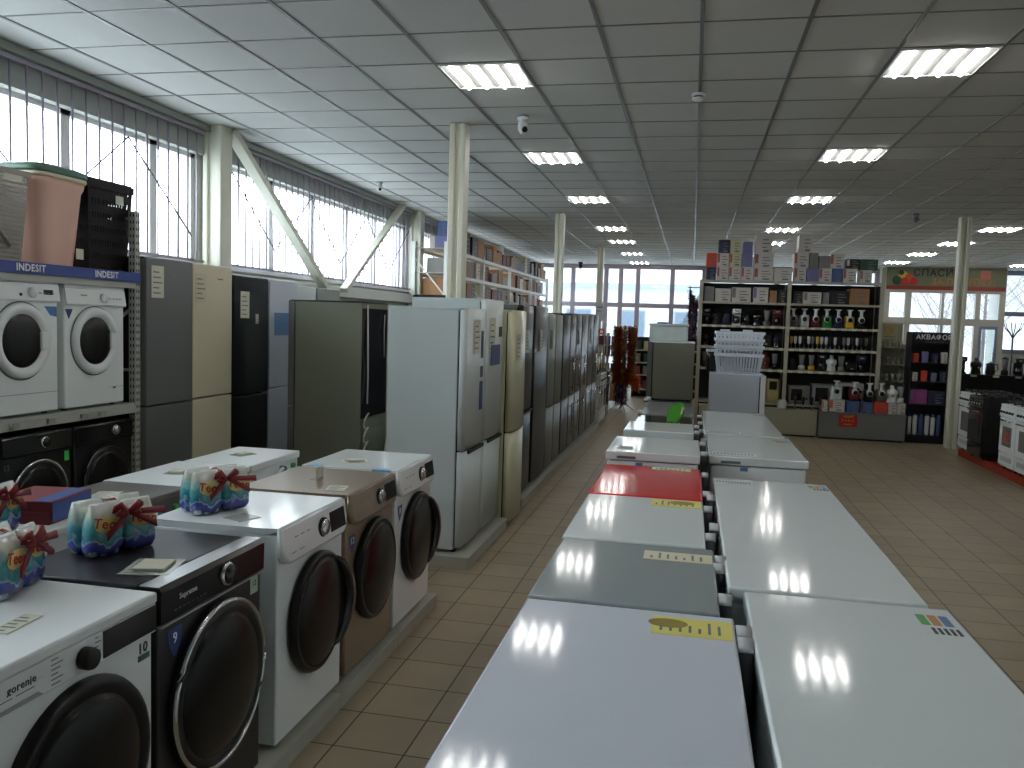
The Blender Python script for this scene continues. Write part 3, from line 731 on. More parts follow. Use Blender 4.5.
for z in (1.02, 1.93):
    MB().box(-.58, .02, -.9, 2.084, z, z+.022).build('shelf_board', RACKM, t)
    MB().box(-.0, .03, -.87, 2.084, z-.05, z+.0).build('shelf_beam', RACKM, t)
    MB().box(-.58, -.55, -.87, 2.084, z-.05, z).build('shelf_beam', RACKM, t)
MB().box(-.58, .03, -.87, 2.084, .04, .08).build('shelf_board', RACKM, t)
MB().bar((0, 2.112, 1.75), (-.56, 2.112, 1.35), .02, .02).bar((0, 2.112, 1.28), (-.56, 2.112, 1.28), .02, .02).bar((0, 2.112, .9), (-.56, 2.112, .5), .02, .02).build('frame_brace', RACKM, t)
BLR = mat('blue_rail', (36, 62, 140), .35, var=.05)
b = MB().box(.03, .045, -.87, 2.12, 1.925, 1.995).build('front_rail', BLR, t)
for y in (.25, 1.07, 1.755): text('INDESIT', .062, (.0462, y, 1.96), b, INKW, rot=(PI/2, 0, PI/2), bold=.002)
for y in (.3, .9, 1.2, 1.5, 1.68): MB().box(.03, .05, y, y+.06, .985, 1.015, .003).build('price_clip', mat('clip_grey', (150, 150, 140), .5), t)
def washer_classic(center, lab, badge_left, seam):
    t = thing('washing_machine', lab, 'washing machine', center, PI/2, WG); w, d, h = .595, .52, .83
    MB().box(-w/2, w/2, 0, d, .015, .80, .012, 3).build('body', WHITE, t)
    MB().box(-w/2, w/2, -.006, d, .80, h, .006).build('top', WHITE2, t)
    p = MB().prism([(.0, .69), (-.014, .69), (-.022, .70), (-.006, .80), (.0, .80)], -w/2+.002, w/2-.002, 'x').build('control_panel', WHITE2, t)
    knob(p, .06, .745, .032, WHITE2, y=-.016, dep=.022)
    m = MB()
    if badge_left: m.box(-.16, -.10, -.0165, -.015, .755, .762)
    for q in range(4): m.box(.12+.035*q, .14+.035*q, -.0185, -.014, .74, .746)
    m.build('lettering', INKG, p)
    if not badge_left: MB().box(.16, .235, -.0175, -.013, .735, .765).build('display', BLACKG, p); MB().lathe([(.01, 0), (.01, -.005)], (-.03, -.016, .73), (0, 1, 0), 12).build('button', BLACKM, p)
    r = .222; cx, cz = -.012, .455
    D = MB().lathe([(r, 0), (r, -.02), (r*.95, -.034), (r*.80, -.030), (r*.72, -.012)], (cx, 0, cz), (0, 1, 0), 48, cap=False).build('door', WHITE2, t)
    g = MB(); prof = [(r*.73, -.012)]+[(r*.72*math.cos(j/7*PI/2)+.0005, -.012-.014*math.sin(j/7*PI/2)) for j in range(8)]
    g.lathe(prof, (cx, 0, cz), (0, 1, 0), 40).build('door_glass', DOORGL, D)
    MB().lathe([(r*1.03, -.001), (r*1.06, -.003), (r*1.03, -.006)], (cx, 0, cz), (0, 1, 0), 48, cap=False).build('door_gap', INKG, D)
    MB().box(cx+r*.60, cx+r*.84, -.034, -.012, cz-.055, cz+.055, .008).build('door_handle', WHITE2, D)
    if badge_left: MB().prism([(-.29, .665), (-.22, .665), (-.255, .60)], -.002, 0, 'y').build('capacity_sticker', BLUEST, t)
    else:
        MB().prism([(.18, .665), (.285, .665), (.285, .60), (.23, .61)], -.002, 0, 'y').build('sticker', BLUEST2, t)
        MB().prism([(-.295, .665), (-.20, .665), (-.295, .60)], -.002, 0, 'y').build('sticker', BLUEST2, t)
    m = MB()
    if seam: m.box(-w/2, w/2, -.002, .001, .135, .138)
    else: m.box(.13, .28, -.002, .001, .13, .132).box(.18, .2, -.006, .001, .118, .13)
    m.build('panel_gap', INKG, t); feet(t, w, d); t.scale = (1, 1, 1.015 if badge_left else 1.035); return t
washer_classic((RX+.0, 4.445, 1.042), 'white washing machine with a dark display, on the upper level of the rack', False, True)
washer_classic((RX+.0, 5.095, 1.042), 'white washing machine with a small dark badge, on the upper rack level by the post', True, False)
washer_classic((RX+.0, 3.83, 1.042), 'white washing machine on the upper level of the rack at the picture edge', False, True)
def washer_dark(center, lab, badge, green):
    t = thing('washing_machine', lab, 'washing machine', center, PI/2, WG); w, d, h = .595, .52, .85
    MB().box(-w/2, w/2, 0, d, .015, h, .01, 3).build('body', BODYK, t)
    p = MB().box(-w/2+.003, w/2-.003, -.016, .001, .72, .845, .01).build('control_panel', BLACKG, t)
    MB().box(-w/2+.003, w/2-.003, -.018, -.001, .714, .719).build('panel_trim', DCHROME, p)
    knob(p, .05 if green else .10, .785, .03, BLACKG if green else CHROME, CHROME, y=-.016)
    round_door(t, .0, .44, .235, BODYK, DOORGL, CHROME if green else DCHROME, inner=.85)
    if badge: text(badge, .05, (-.25, -.002, .66), t, INKG)
    if green: MB().box(.235, .275, -.002, 0, .635, .70).build('green_sticker', GREENST, t)
    feet(t, w, d); return t
washer_dark((RX, 4.555, .08), 'black washing machine with a bright green sticker on the lower level of the rack', '12', True)
washer_dark((RX, 5.18, .08), 'black washing machine with a chrome dial on the lower level next to the post', None, False)

# laundry baskets on the rack
LB = 'laundry baskets on the rack top'
ZT = 1.952
t = thing('laundry_basket', 'pink ribbed laundry basket with a green lid', 'laundry basket', (-4.22, 4.83, ZT), 0, LB)
m = MB(); rings = []
PK = mat('pink_plastic', (214, 172, 156), .5, var=.05)
def rr_ring(m, hx, hy, z, n=40, p=.38, rib=0, cx=0, cy=0):
    out = []
    for a_ in range(n):
        an = 2*PI*a_/n; c1, s1 = math.cos(an), math.sin(an); k_ = 1-(rib if a_ % 2 else 0)
        out.append(m.v((cx+hx*k_*math.copysign(abs(c1)**p, c1), cy+hy*k_*math.copysign(abs(s1)**p, s1), z)))
    return out
m.loft([rr_ring(m, .14+.05*u, .155+.055*u, .60*u, 80, rib=.014) for u in (0, .03, .3, .6, .88)]+[rr_ring(m, .19, .225, .56, 80), rr_ring(m, .196, .232, .60, 80)])
m.build('basket_body', PK, t)
m = MB(); m.loft([rr_ring(m, .20, .236, .598), rr_ring(m, .207, .243, .605), rr_ring(m, .207, .243, .622), rr_ring(m, .20, .236, .626)]); m.build('rim', mat('cream_plastic', (206, 200, 176), .5), t)
m = MB(); m.loft([rr_ring(m, .205, .242, .626), rr_ring(m, .21, .247, .64), rr_ring(m, .205, .242, .668), rr_ring(m, .17, .20, .684), rr_ring(m, .06, .08, .688)]); m.build('lid', mat('green_plastic', (74, 108, 92), .4, var=.05), t)
MB().box(.168, .170, .12, .19, .10, .17).build('price_tag', PAPER, t)
# lattice walls: slats with holes between them
def lattice_basket(loc, hx0, hy0, hx1, hy1, h, m_, lab, nv=14, nh=9, rim=.03, fill=.55, cat='laundry basket', group=LB, solidlow=0, rz=0):
    t = thing('laundry_basket', lab, cat, loc, rz, group)
    def P(u, side, w_):    # u height 0..1, side 0-3, w 0..1 along the side
        hx = hx0+(hx1-hx0)*u; hy = hy0+(hy1-hy0)*u
        a = [(-hx, -hy), (hx, -hy), (hx, hy), (-hx, hy)]; p, q = a[side], a[(side+1) % 4]
        return Vector((p[0]+(q[0]-p[0])*w_, p[1]+(q[1]-p[1])*w_, h*u))
    m = MB()
    for s in range(4):
        nrm = [(0, -1, 0), (1, 0, 0), (0, 1, 0), (-1, 0, 0)][s]
        L = (P(.5, s, 0)-P(.5, s, 1)).length
        wv = L/nv*fill
        for i in range(nv+1): m.bar(P(0, s, i/nv), P(1, s, i/nv), .006, wv, nrm)if False else m.bar(P(.02, s, min(.985, max(.015, i/nv))), P(1, s, min(.985, max(.015, i/nv))), wv, .006, nrm)
        for j in range(nh+1):
            u = j/nh; m.bar(P(u, s, 0), P(u, s, 1), h/nh*fill*(.8), .006, nrm) if 0 < j < nh else None
    m.box(-hx0, hx0, -hy0, hy0, 0, .008)
    m.build('basket_wall', m_, t)
    m = MB()
    for s in range(4):
        nrm = [(0, -1, 0), (1, 0, 0), (0, 1, 0), (-1, 0, 0)][s]
        m.bar(P(1, s, -.02)-Vector((0, 0, rim/2)), P(1, s, 1.02)-Vector((0, 0, rim/2)), rim, .016, nrm)
    m.build('rim', m_, t)
    return t
DKP = mat('dark_purple_plastic', (16, 8, 14), .45, var=.08, spec=.15)
b = lattice_basket((-4.24, 5.31, ZT), .15, .19, .18, .235, .66, DKP, 'tall dark purple slotted laundry basket next to the perforated post', 16, 7, .05, .72)
MB().box(-.18, .18, -.235, .235, .655, .672, .008).build('lid', DKP, b)
MB().box(.181, .184, .05, .13, .52, .58).build('price_tag', PAPER, b)
b = lattice_basket((-4.24, 4.33, ZT), .15, .18, .185, .22, .60, mat('grey_brown_plastic', (146, 140, 132), .5, var=.05), 'grey perforated laundry basket at the picture edge', 26, 22, .035, .5)
MB().box(.187, .191, .02, .16, .53, .58).build('price_tag', PAPER, b)
MB().tube([(.19, -.2, .40), (.19, -.05, .25), (.175, .08, .14)], .012, 6).build('handle', MATS['grey_brown_plastic'], b)

# ------------------------------------------------------------------ fridges
FR = 'refrigerators'
def fridge(center, rz, w, d, h, body, front, lab, split=.72, split_low=True, seam='dark', top=None, handle='slot', legs=.02, curve=0, stickers=(), group=FR, back=False, doorh=None, seam_w=.012, dth=.055):
    """local -y is the front; body with two doors, door gap, grips, feet"""
    t = thing('refrigerator', lab, 'refrigerator', center, rz, group)
    MB().box(-w/2, w/2, dth+.012, d, legs, h-.015, .005).build('body', body, t)
    MB().box(-w/2, w/2, .02, d+.002, h-.018, h, .004).build('top', top or body, t)
    MB().box(-w/2+.015, w/2-.015, dth-.002, dth+.014, legs+.02, h-.025).build('seal', BLACKM, t)
    def dbox(z0, z1):
        m = MB()
        if curve:
            pts = [(w/2, dth), (-w/2, dth)]+[(-w/2+w*j/10, .012-curve*math.sin(PI*j/10)) for j in range(11)]
            m.prism(pts, z0, z1, 'z', True)
            m.bm.faces.ensure_lookup_table()
        else: m.box(-w/2, w/2, 0, dth, z0, z1, .006, 3)
        return m.build('door', front, t)
    if split:
        zl = split*1.0
        lower = dbox(legs+.02, zl-seam_w/2); upper = dbox(zl+seam_w/2, h-.005)
        if handle == 'slot': MB().box(-w/2+.10, w/2-.02, -.001-curve*.6, .03, zl-seam_w/2-.022, zl-seam_w/2+.0005).build('grip_recess', BLACKM, lower)
        if handle == 'bar':
            for dd, z0, z1 in ((upper, zl+.08, zl+.5), (lower, zl-.5, zl-.08)):
                MB().cyl((w/2-.05, -.045-curve, z0), (w/2-.05, -.045-curve, z1), .011, 12).bar((w/2-.05, -.045-curve, z0+.04), (w/2-.05, 0, z0+.04), .015, .015).bar((w/2-.05, -.045-curve, z1-.04), (w/2-.05, 0, z1-.04), .015, .015).build('handle', CHROME, dd)
    else: upper = dbox(legs+.02, h-.005)
    for sx in (-1, 1):
        for y in (.08, d-.05): MB().lathe([(.018, 0), (.02, legs)], (sx*(w/2-.05), y, 0), (0, 0, 1), 10).build('foot', BLACKM, t)
    for st in stickers:
        nm, x0, x1, z0, z1, mm = st
        xm = (x0+x1)/2; yo = -.002-(curve*math.sin(PI*(xm+w/2)/w)-.010 if curve else 0)
        if nm == 'text': text(mm, z0, (x0, yo, z1), upper, INKW if front in (BLACKG,) else INKG); continue
        tagcard(upper, x0, x1, z0, z1, mm, yo, 5 if nm == 'price_tag' else 3, nm)
    if back:
        m = MB()
        for q in range(9):
            z = .15+.075*q
            m.tube([(-w*.4, d+.03, z), (w*.4, d+.03, z)], .004, 5)
        m.tube([(-w*.4, d+.03, .15), (-w*.4, d+.03, .75)], .004, 5)
        for q in range(14): m.tube([(-w*.36+w*.055*q, d+.03, .13), (-w*.36+w*.055*q, d+.03, .77)], .002, 4)
        m.build('condenser_coil', mat('dark_coil', (52, 54, 52), .5), t)
    return t
DGREY = mat('fridge_dark_grey', (98, 100, 100), .35, var=.03, coat=.2)
BEIGE = mat('fridge_beige', (206, 196, 170), .3, var=.03, coat=.2)
BLKF = mat('fridge_black', (20, 21, 26), .3, var=.1, spec=.3)
BLKG2 = mat('fridge_gloss_black', (14, 15, 19), .18, var=.1, spec=.3)
DSPB = mat('display_black', (12, 12, 14), .3, var=.1, spec=.2)
WBLUE = mat('fridge_bluish_white', (192, 200, 212), .3, var=.02)
FWH = mat('fridge_white', (196, 206, 206), .35, var=.02, coat=.1)
CREAMF = mat('fridge_cream', (206, 204, 172), .3, var=.03, coat=.2)
STLF = mat('fridge_steel', (92, 94, 94), .32, .6, var=.06, stretch=(1, 1, 12))
STLD = mat('fridge_dark_steel', (50, 50, 53), .3, .5, var=.08, stretch=(1, 1, 12))
BRNS = mat('fridge_brown_steel', (84, 72, 66), .3, .5, var=.06)
GGRN = mat('fridge_grey_green', (128, 134, 124), .4, var=.03)
OLV = mat('fridge_olive_grey', (118, 120, 104), .4, var=.03)
# along the window wall
WX = -3.95
platform(-4.50, -3.93, 5.55, 9.6, .06, 'low platform under the fridges along the window wall', (6.7, 8.0))
fridge((WX, 5.848, .06), PI/2, .59, .44, 2.06, BLKF, DGREY, 'tall dark grey fridge next to the rack of washing machines', split=.945, seam='dark', handle=None,
       stickers=[('price_tag', -.24, -.09, 1.76, 2.0, PAPER), ('logo', .0, .07, 1.93, 1.94, INKG)])
fridge((WX, 6.445, .06), PI/2, .59, .44, 2.06, BEIGE, BEIGE, 'tall beige fridge between the dark grey and the black one', split=.955, handle=None,
       stickers=[('price_tag', -.27, -.11, 1.74, 1.98, mat('beige_tag', (196, 188, 162), .5)), ('logo', .06, .14, 1.94, 1.95, INKG)])
fridge((WX, 7.08, .06), PI/2, .62, .44, 2.0, BLKF, BLKG2, 'glossy black fridge with a white price tag', split=.92, handle=None,
       stickers=[('price_tag', -.20, -.05, 1.62, 1.86, PAPER), ('sticker', .07, .12, 1.57, 1.66, PAPER)])
t = fridge((WX, 7.71, .06), PI/2, .58, .40, 2.0, WBLUE, WBLUE, 'bluish white fridge with a blue sticker, right of the black one', split=.95, handle=None,
       stickers=[('sticker', -.20, .10, 1.46, 1.68, BLUEST2)])
fridge((WX-.08, 8.30, .06), PI/2, .60, .44, 1.97, FWH, FWH, 'white fridge mostly behind the dark grey free-standing one', split=1.0, handle=None)
fridge((WX-.08, 8.93, .06), PI/2, .60, .44, 1.97, FWH, GGRN, 'grey-green fridge farthest along the window wall', split=1.0, handle=None)
# free-standing dark grey fridge: side to the camera, door towards the wall
FB = fridge((-3.545, 7.32, 0), -PI/2, .64, .70, 1.862, OLV, DGREY, 'dark olive grey fridge standing side-on with its back to the aisle', split=.9, handle='slot', back=False, top=BLACKM)
MB().box(-.31, .31, .70, .705, .82, 1.80).build('back_plate', mat('dark_back_plate', (46, 48, 54), .25, .3, var=.2, scale=3), FB)
m = MB()
for q in range(12): m.tube([(-.28, .735, .12+.05*q), (.28, .735, .12+.05*q)], .004, 5)
for q in range(12): m.tube([(-.26+.047*q, .735, .10), (-.26+.047*q, .735, .72)], .0025, 4)
m.box(-.29, .27, .705, .712, .08, .80); m.build('condenser_coil', mat('coil_grey_green', (132, 140, 126), .5), FB)
m = MB(); m.tube([(.22, .715, 1.83), (.24, .73, 1.5), (.2, .72, 1.2), (.23, .73, .95)], .007, 6)
pts = []
for q in range(76): a_ = q*PI*2/12; pts.append((.285-.045*math.cos(a_), .745+.012*math.sin(a_), .86-.0105*q+.03*math.sin(a_)))
m.tube(pts, .008, 6); m.tube([(-.30, .735, .62), (-.15, .76, .46), (.05, .75, .38), (.2, .74, .35)], .008, 6)
m.tube([(-.2, .72, 1.75), (-.16, .73, 1.6), (-.2, .72, 1.35)], .004, 5); m.build('power_cord', mat('cord_white', (206, 206, 196), .5), FB)

# fridge aisle (fronts towards the aisle)
AX = -1.505
Fq = [
 (5.885, .55, .575, 1.72, .09, FWH, FWH, 'big white fridge at the near end of the fridge aisle', .72, 'slot', .02, [('price_tag', -.10, .06, 1.40, 1.64, PAPER), ('sticker', .12, .18, 1.36, 1.56, mat('dark_energy_label', (60, 70, 80), .4)), ('sticker', .11, .19, 1.22, 1.30, mat('dark_round_label', (70, 74, 84), .4)), ('sticker', .10, .19, .98, 1.19, BLUEST)]),
 (6.48, .58, .60, 1.80, .09, FWH, FWH, 'second white fridge, slightly taller, with a blue square sticker', .72, 'slot', .02, [('price_tag', -.22, -.04, 1.38, 1.66, PAPER), ('sticker', .09, .20, 1.51, 1.59, BLACKM), ('sticker', -.17, .13, 1.29, 1.45, BLUEST)]),
]
for (y, w, d, h, z, b_, f_, lab, sp_, hd, cv, st) in Fq: fridge((AX, y, z), PI/2, w, d, h, b_, f_, lab, split=sp_, handle=hd, curve=cv*.6, stickers=st)
fridge((-1.43, 7.09, 0), PI/2, .57, .54, 1.82, CREAMF, CREAMF, 'cream coloured fridge standing directly on the floor', split=.80, handle=None, curve=.02, stickers=[('price_tag', -.18, -.03, 1.40, 1.62, MATS['beige_tag'])])
aisle = [
 (7.84, .56, .50, 1.79, STLF, STLD, 'steel fridge just behind the cream one', .80, 'slot', PAPER),
 (8.58, .80, .50, 1.80, STLD, BLKF, 'wide dark fridge with a yellowish tag, fifth in the aisle', 0, None, MATS['beige_tag']),
 (9.27, .50, .50, 1.73, FWH, GGRN, 'pale grey-green fridge after the wide dark one', .7, None, INKG),
 (9.80, .52, .50, 1.73, GGRN, GGRN, 'second pale grey-green fridge, seventh in the aisle', .7, None, None),
 (10.40, .62, .50, 1.74, BLKF, BLKF, 'matte black fridge, eighth in the aisle', .7, 'bar', None),
 (11.00, .55, .50, 1.76, STLD, BRNS, 'brownish steel fridge, ninth in the aisle', .7, 'bar', None),
 (11.57, .55, .50, 1.77, STLF, STLF, 'bright steel fridge, tenth in the aisle', .7, 'bar', PAPER),
 (12.24, .72, .50, 1.77, STLD, BRNS, 'wide brown steel fridge, eleventh in the aisle', 0, 'bar', None),
 (12.96, .66, .50, 1.78, STLD, STLF, 'steel fridge, twelfth in the aisle', .7, 'bar', PAPER),
 (13.66, .70, .50, 1.79, BLKF, STLD, 'dark steel fridge, last tall one in the aisle', .7, 'bar', None)]
for (y, w, d, h, b_, f_, lab, sp_, hd, tg) in aisle:
    fridge((AX, y, .09), PI/2, w, d, h, b_, f_, lab, split=sp_, handle=hd, curve=.012, stickers=([('price_tag', -.15, .0, 1.35, 1.56, tg)] if tg else []))
for i, (y, h, b_, lab) in enumerate([(8.5, 1.88, STLD, 'dark steel fridge in the row behind the aisle fridges, nearest'), (9.15, 1.86, GGRN, 'grey-green fridge in the row behind the aisle fridges'), (9.85, 1.87, STLF, 'steel fridge in the row behind, past the grey-green one'), (10.6, 1.88, GGRN, 'tall grey-green fridge farthest in the row behind')]):
    fridge((-2.79, y, .09 if y > 7.6 else 0), -PI/2, .60, .55, h, b_, b_, lab, split=.75, handle=None)
# low white stoves after the fridges
def stove(center, rz, w, d, h, body, lab, base=None, group='cookers', glassm=None, red=False):
    t = thing('cooker', lab, 'cooker', center, rz, group)
    z0 = .0
    if base: MB().box(-w/2+.01, w/2-.01, .02, d-.02, 0, .075).build('plinth', base, t); z0 = .075
    else: feet(t, w, d, .03); z0 = .03
    MB().box(-w/2, w/2, .02, d, z0, h-.03, .004).build('body', body, t)
    MB().box(-w/2, w/2, 0, .021, z0+.02, z0+.17, .004).build('drawer', body, t)
    MB().box(-w*.36, w*.36, -.003, .0, z0+.07, z0+.13).build('drawer_panel', mat('vent_grey', (160, 164, 166), .5), t) if not glassm is BLACKG else None
    D = MB().box(-w/2, w/2, -.005, .021, z0+.18, h-.16, .004).build('oven_door', body, t)
    MB().box(-w*.30, w*.30, -.0075, -.004, z0+.26, h-.27).build('oven_window', glassm or mat('oven_glass', (112, 112, 108), .15), D)
    if red: MB().box(-w*.2, w*.2, -.009, -.007, z0+.30, h-.33).build('sticker', mat('dull_red_sticker', (150, 84, 78), .4, var=.3, scale=20), D)
    MB().cyl((-w*.38, -.035, h-.195), (w*.38, -.035, h-.195), .009, 10).bar((-w*.34, -.035, h-.195), (-w*.34, -.0, h-.195), .012, .012).bar((w*.34, -.035, h-.195), (w*.34, 0, h-.195), .012, .012).build('oven_handle', CHROME, D)
    P_ = MB().prism([(-.005, h-.155), (-.018, h-.15), (-.004, h-.035), (.02, h-.035), (.02, h-.155)], -w/2, w/2, 'x').build('control_panel', body, t)
    for q in range(5): MB().lathe([(.016, 0), (.014, -.022), (.001, -.022)], (-w*.36+w*.18*q, -.012, h-.095), (0, 1, 0), 12).build('knob', BLACKM if body is not BLACKG else CHROME, P_)
    top = MB().box(-w/2, w/2, -.005, d, h-.035, h, .006).build('hob', BLACKG if body is BLACKG else body, t)
    for sx in (-1, 1):
        for y in (.15, d-.15):
            MB().lathe([(.045, 0), (.045, .012), (.03, .018)], (sx*w*.24, y, h), (0, 0, 1), 16).build('burner', BLACKM, top)
        m = MB()
        for yy_ in (.06, .15, d/2, d-.15, d-.06): m.box(sx*w*.24-.10, sx*w*.24+.10, yy_-.005, yy_+.005, h+.025, h+.035)
        for xx in (-.10, .0, .10): m.box(sx*w*.24+xx-.005, sx*w*.24+xx+.005, .06, d-.06, h+.025, h+.035)
        for xx in (-.10, .10):
            for yy_ in (.06, d-.06): m.box(sx*w*.24+xx-.006, sx*w*.24+xx+.006, yy_-.006, yy_+.006, h, h+.03)
        m.build('pan_support', BLACKM, top)
    return t
stove((-1.47, 14.42, 0), PI/2, .50, .52, .87, WHITE, 'white cooker standing after the last tall fridge')
stove((-1.47, 14.98, 0), PI/2, .50, .52, .87, WHITE, 'second white cooker beyond the fridges')
stove((-1.47, 15.54, 0), PI/2, .50, .52, .87, BLACKG, 'dark cooker beyond the white ones', glassm=BLACKG)
for i, (y, lab) in enumerate([(14.45, 'shiny steel pot on the nearer white cooker'), (15.02, 'steel pot on the second white cooker')]):
    t = thing('cooking_pot', lab, 'pot', (-1.70, y, .905), 0, 'pots on the cookers')
    MB().lathe([(.10, 0), (.115, .01), (.115, .12), (.12, .125)], (0, 0, 0), (0, 0, 1), 24).build('pot_body', CHROME, t)
    MB().lathe([(.12, .125), (.09, .145), (.012, .155), (.012, .17), (.018, .185), (.001, .19)], (0, 0, 0), (0, 0, 1), 24).build('lid', CHROME, t)
# right-hand cookers facing the aisle
CXR = 3.82
RP = mat('red_platform', (150, 50, 34), .5, var=.1)
tag(MB().box(3.84, 4.5, 8.6, 13.14, 0, .10).build('display_platform', RP), 'low red platform under the cookers on the right', 'platform', 'display platforms')
stove((CXR, 12.87, .10), -PI/2, .54, .56, .83, WHITE, 'white cooker standing right beside the cream column')
stove((CXR-.06, 12.24, .10), -PI/2, .56, .60, .83, BLACKG, 'black cooker between the white ones on the right', glassm=BLACKG, red=False)
stove((CXR, 11.24, .10), -PI/2, .50, .56, .80, WHITE, 'white cooker with a red sticker on its oven window', red=True)
stove((CXR, 10.70, .10), -PI/2, .50, .56, .80, WHITE, 'white cooker with dark knobs at the right picture edge')
stove((CXR, 10.16, .10), -PI/2, .50, .56, .80, WHITE, 'white cooker next to the last one, just out at the right edge')
for i, y in enumerate((12.87, 12.2, 11.3, 10.75)):
    pass
# ------------------------------------------------------------------ carton goods helper
def carton(x0, x1, y0, y1, z0, z1, base, lab, cat='box', group=None, stripe=None, side='-y', lines=True, name='carton', flap=True, rz=0):
    t = thing(name, lab, cat, ((x0+x1)/2, (y0+y1)/2, z0), rz, group)
    hx, hy, h = (x1-x0)/2, (y1-y0)/2, z1-z0
    MB().box(-hx, hx, -hy, hy, 0, h, .003, 1).build('box_body', base, t)
    m = MB()
    if side == '-y':
        if stripe: MB().box(-hx*.94, -hx*.58, -hy-.0012, -hy, h*.3, h-.012).build('colour_band', stripe, t)
        if lines:
            for q in range(3): m.box(-hx*.2, hx*(.35+.2*((q*2) % 3)), -hy-.0016, -hy-.0004, h*(.30+.2*q), h*(.36+.2*q))
            m.box(-hx*.1, hx*.6, -hy-.0016, -hy-.0004, h*.08, h*.2)
    else:
        if stripe: MB().box(hx, hx+.0012, -hy, -hy*.45, .004, h-.004).build('colour_band', stripe, t)
        if lines:
            for q in range(3): m.box(hx+.0004, hx+.0016, -hy*.2, hy*(.35+.2*((q*2) % 3)), h*(.30+.2*q), h*(.36+.2*q))
    if lines: m.build('lettering', INKG if base is not BLUEST else INKW, t)
    else: m.bm.free()
    return t
BAND = mat('dull_red_band', (156, 88, 80), .6, var=.15, scale=14)
BXW = mat('carton_white', (196, 190, 184), .6, var=.05, scale=14)
BXB = mat('carton_blue', (72, 96, 148), .6, var=.15, scale=14)
BXD = mat('carton_dark_blue', (42, 48, 72), .6, var=.15, scale=14)
BXV = mat('carton_violet', (112, 112, 160), .6, var=.15, scale=14)
BXY = mat('carton_pale_yellow', (190, 186, 150), .6, var=.1, scale=14)
BXR = mat('carton_red_orange', (206, 66, 44), .5, var=.1, scale=14)
BXG = mat('carton_grey', (124, 124, 120), .6, var=.15, scale=14)
BXK = mat('carton_black', (30, 30, 32), .5, var=.15, scale=14)
BXGN = mat('carton_dark_green', (44, 76, 56), .6, var=.1, scale=14)
BXM = mat('carton_maroon', (110, 50, 44), .6, var=.15, scale=14)

# ------------------------------------------------------------------ warehouse rack along the window wall
t = thing('pallet_rack', 'long white storage rack full of cartons behind the fridges along the windows', 'rack', (-3.97, 13.32, 0))
RW = STEELW
LV = [1.62, 2.09, 2.49, 2.89]
YB = [0, 2.45, 4.90, 7.35, 9.80]
for y in YB:
    for x in (0, -.55): MB().box(x-.03, x+.03, y-.03, y+.03, 0, 2.93 if y else 2.99).build('post', RW, t)
    MB().bar((-.53, y, 2.72), (-.02, y, 2.12), .03, .02).bar((-.02, y, 2.10), (-.53, y, 1.66), .03, .02).build('frame_brace', RW, t)
for z in LV:
    MB().box(-.03, .03, 0, 9.83, z-.06, z-.004).build('shelf_beam', RW, t); MB().box(-.57, -.53, 0, 9.83, z-.06, z-.004).build('shelf_beam', RW, t)
    MB().box(-.58, .02, -.02, 9.83, z-.016, z).build('shelf_board', mat('shelf_chipboard', (170, 160, 142), .8, var=.08, scale=12), t)
pal = [(CARD, None), (BXG, BXM), (BXG, None), (BXM, None), (CARD, BXG), (BXK, BXG), (BXW, None), (BXK, None), (CARD, None), (BXY, BXM)]
nmz = {1.62: 'lowest visible', 2.09: 'second', 2.49: 'third', 2.89: 'top'}
nmc = {id(CARD): 'brown', id(BXW): 'white', id(BXG): 'grey', id(BXM): 'maroon', id(BXK): 'black', id(BXB): 'blue', id(BXY): 'pale yellow'}
rb_ = random.Random(11)
for z in (2.09, 2.49, 2.89):
    y = 13.40; i = 0
    if z == 2.89: y = 13.95
    while y < 23.0:
        w = rb_.choice([.26, .30, .34, .40, .46]); nxt = y+w+.02
        for pb in YB[1:]:
            if y < 13.32+pb+.04 and y+w > 13.32+pb-.04 and z != 2.89: y = 13.32+pb+.045; nxt = y+w+.02
        if y+w > 23.1: break
        base, st = pal[rb_.randrange(len(pal))]
        if z == 2.89 and 16.4 < y < 17.4: base, st = CARD, None
        dep = rb_.choice([.32, .38, .44]); hh = min(.31 if z < 2.8 else .46, rb_.choice([.2, .24, .28, .31, .36, .42]))
        if z == 2.89: hh = max(.26, min(hh, .40))
        xf = -3.97-.02-rb_.random()*.06
        carton(xf-dep, xf, y, y+w, z, z+hh, base, '%s carton, %s from the near end on the %s level of the long rack' % (nmc[id(base)], ordn[i] if i < 20 else 'number %d' % (i+1), nmz[z]), group='cartons on the long rack', stripe=st, side='+x')
        y = nxt; i += 1
# goods visible through the near end frame
t = carton(-4.20, -3.98, 13.42, 13.80, 2.89, 3.09, BXV, 'lower of two blue printed cartons on top of the near rack end', group='blue cartons on the rack top'); 
t = carton(-4.15, -3.98, 13.42, 13.80, 3.092, 3.33, BXB, 'upper of two blue printed cartons on top of the near rack end', group='blue cartons on the rack top')

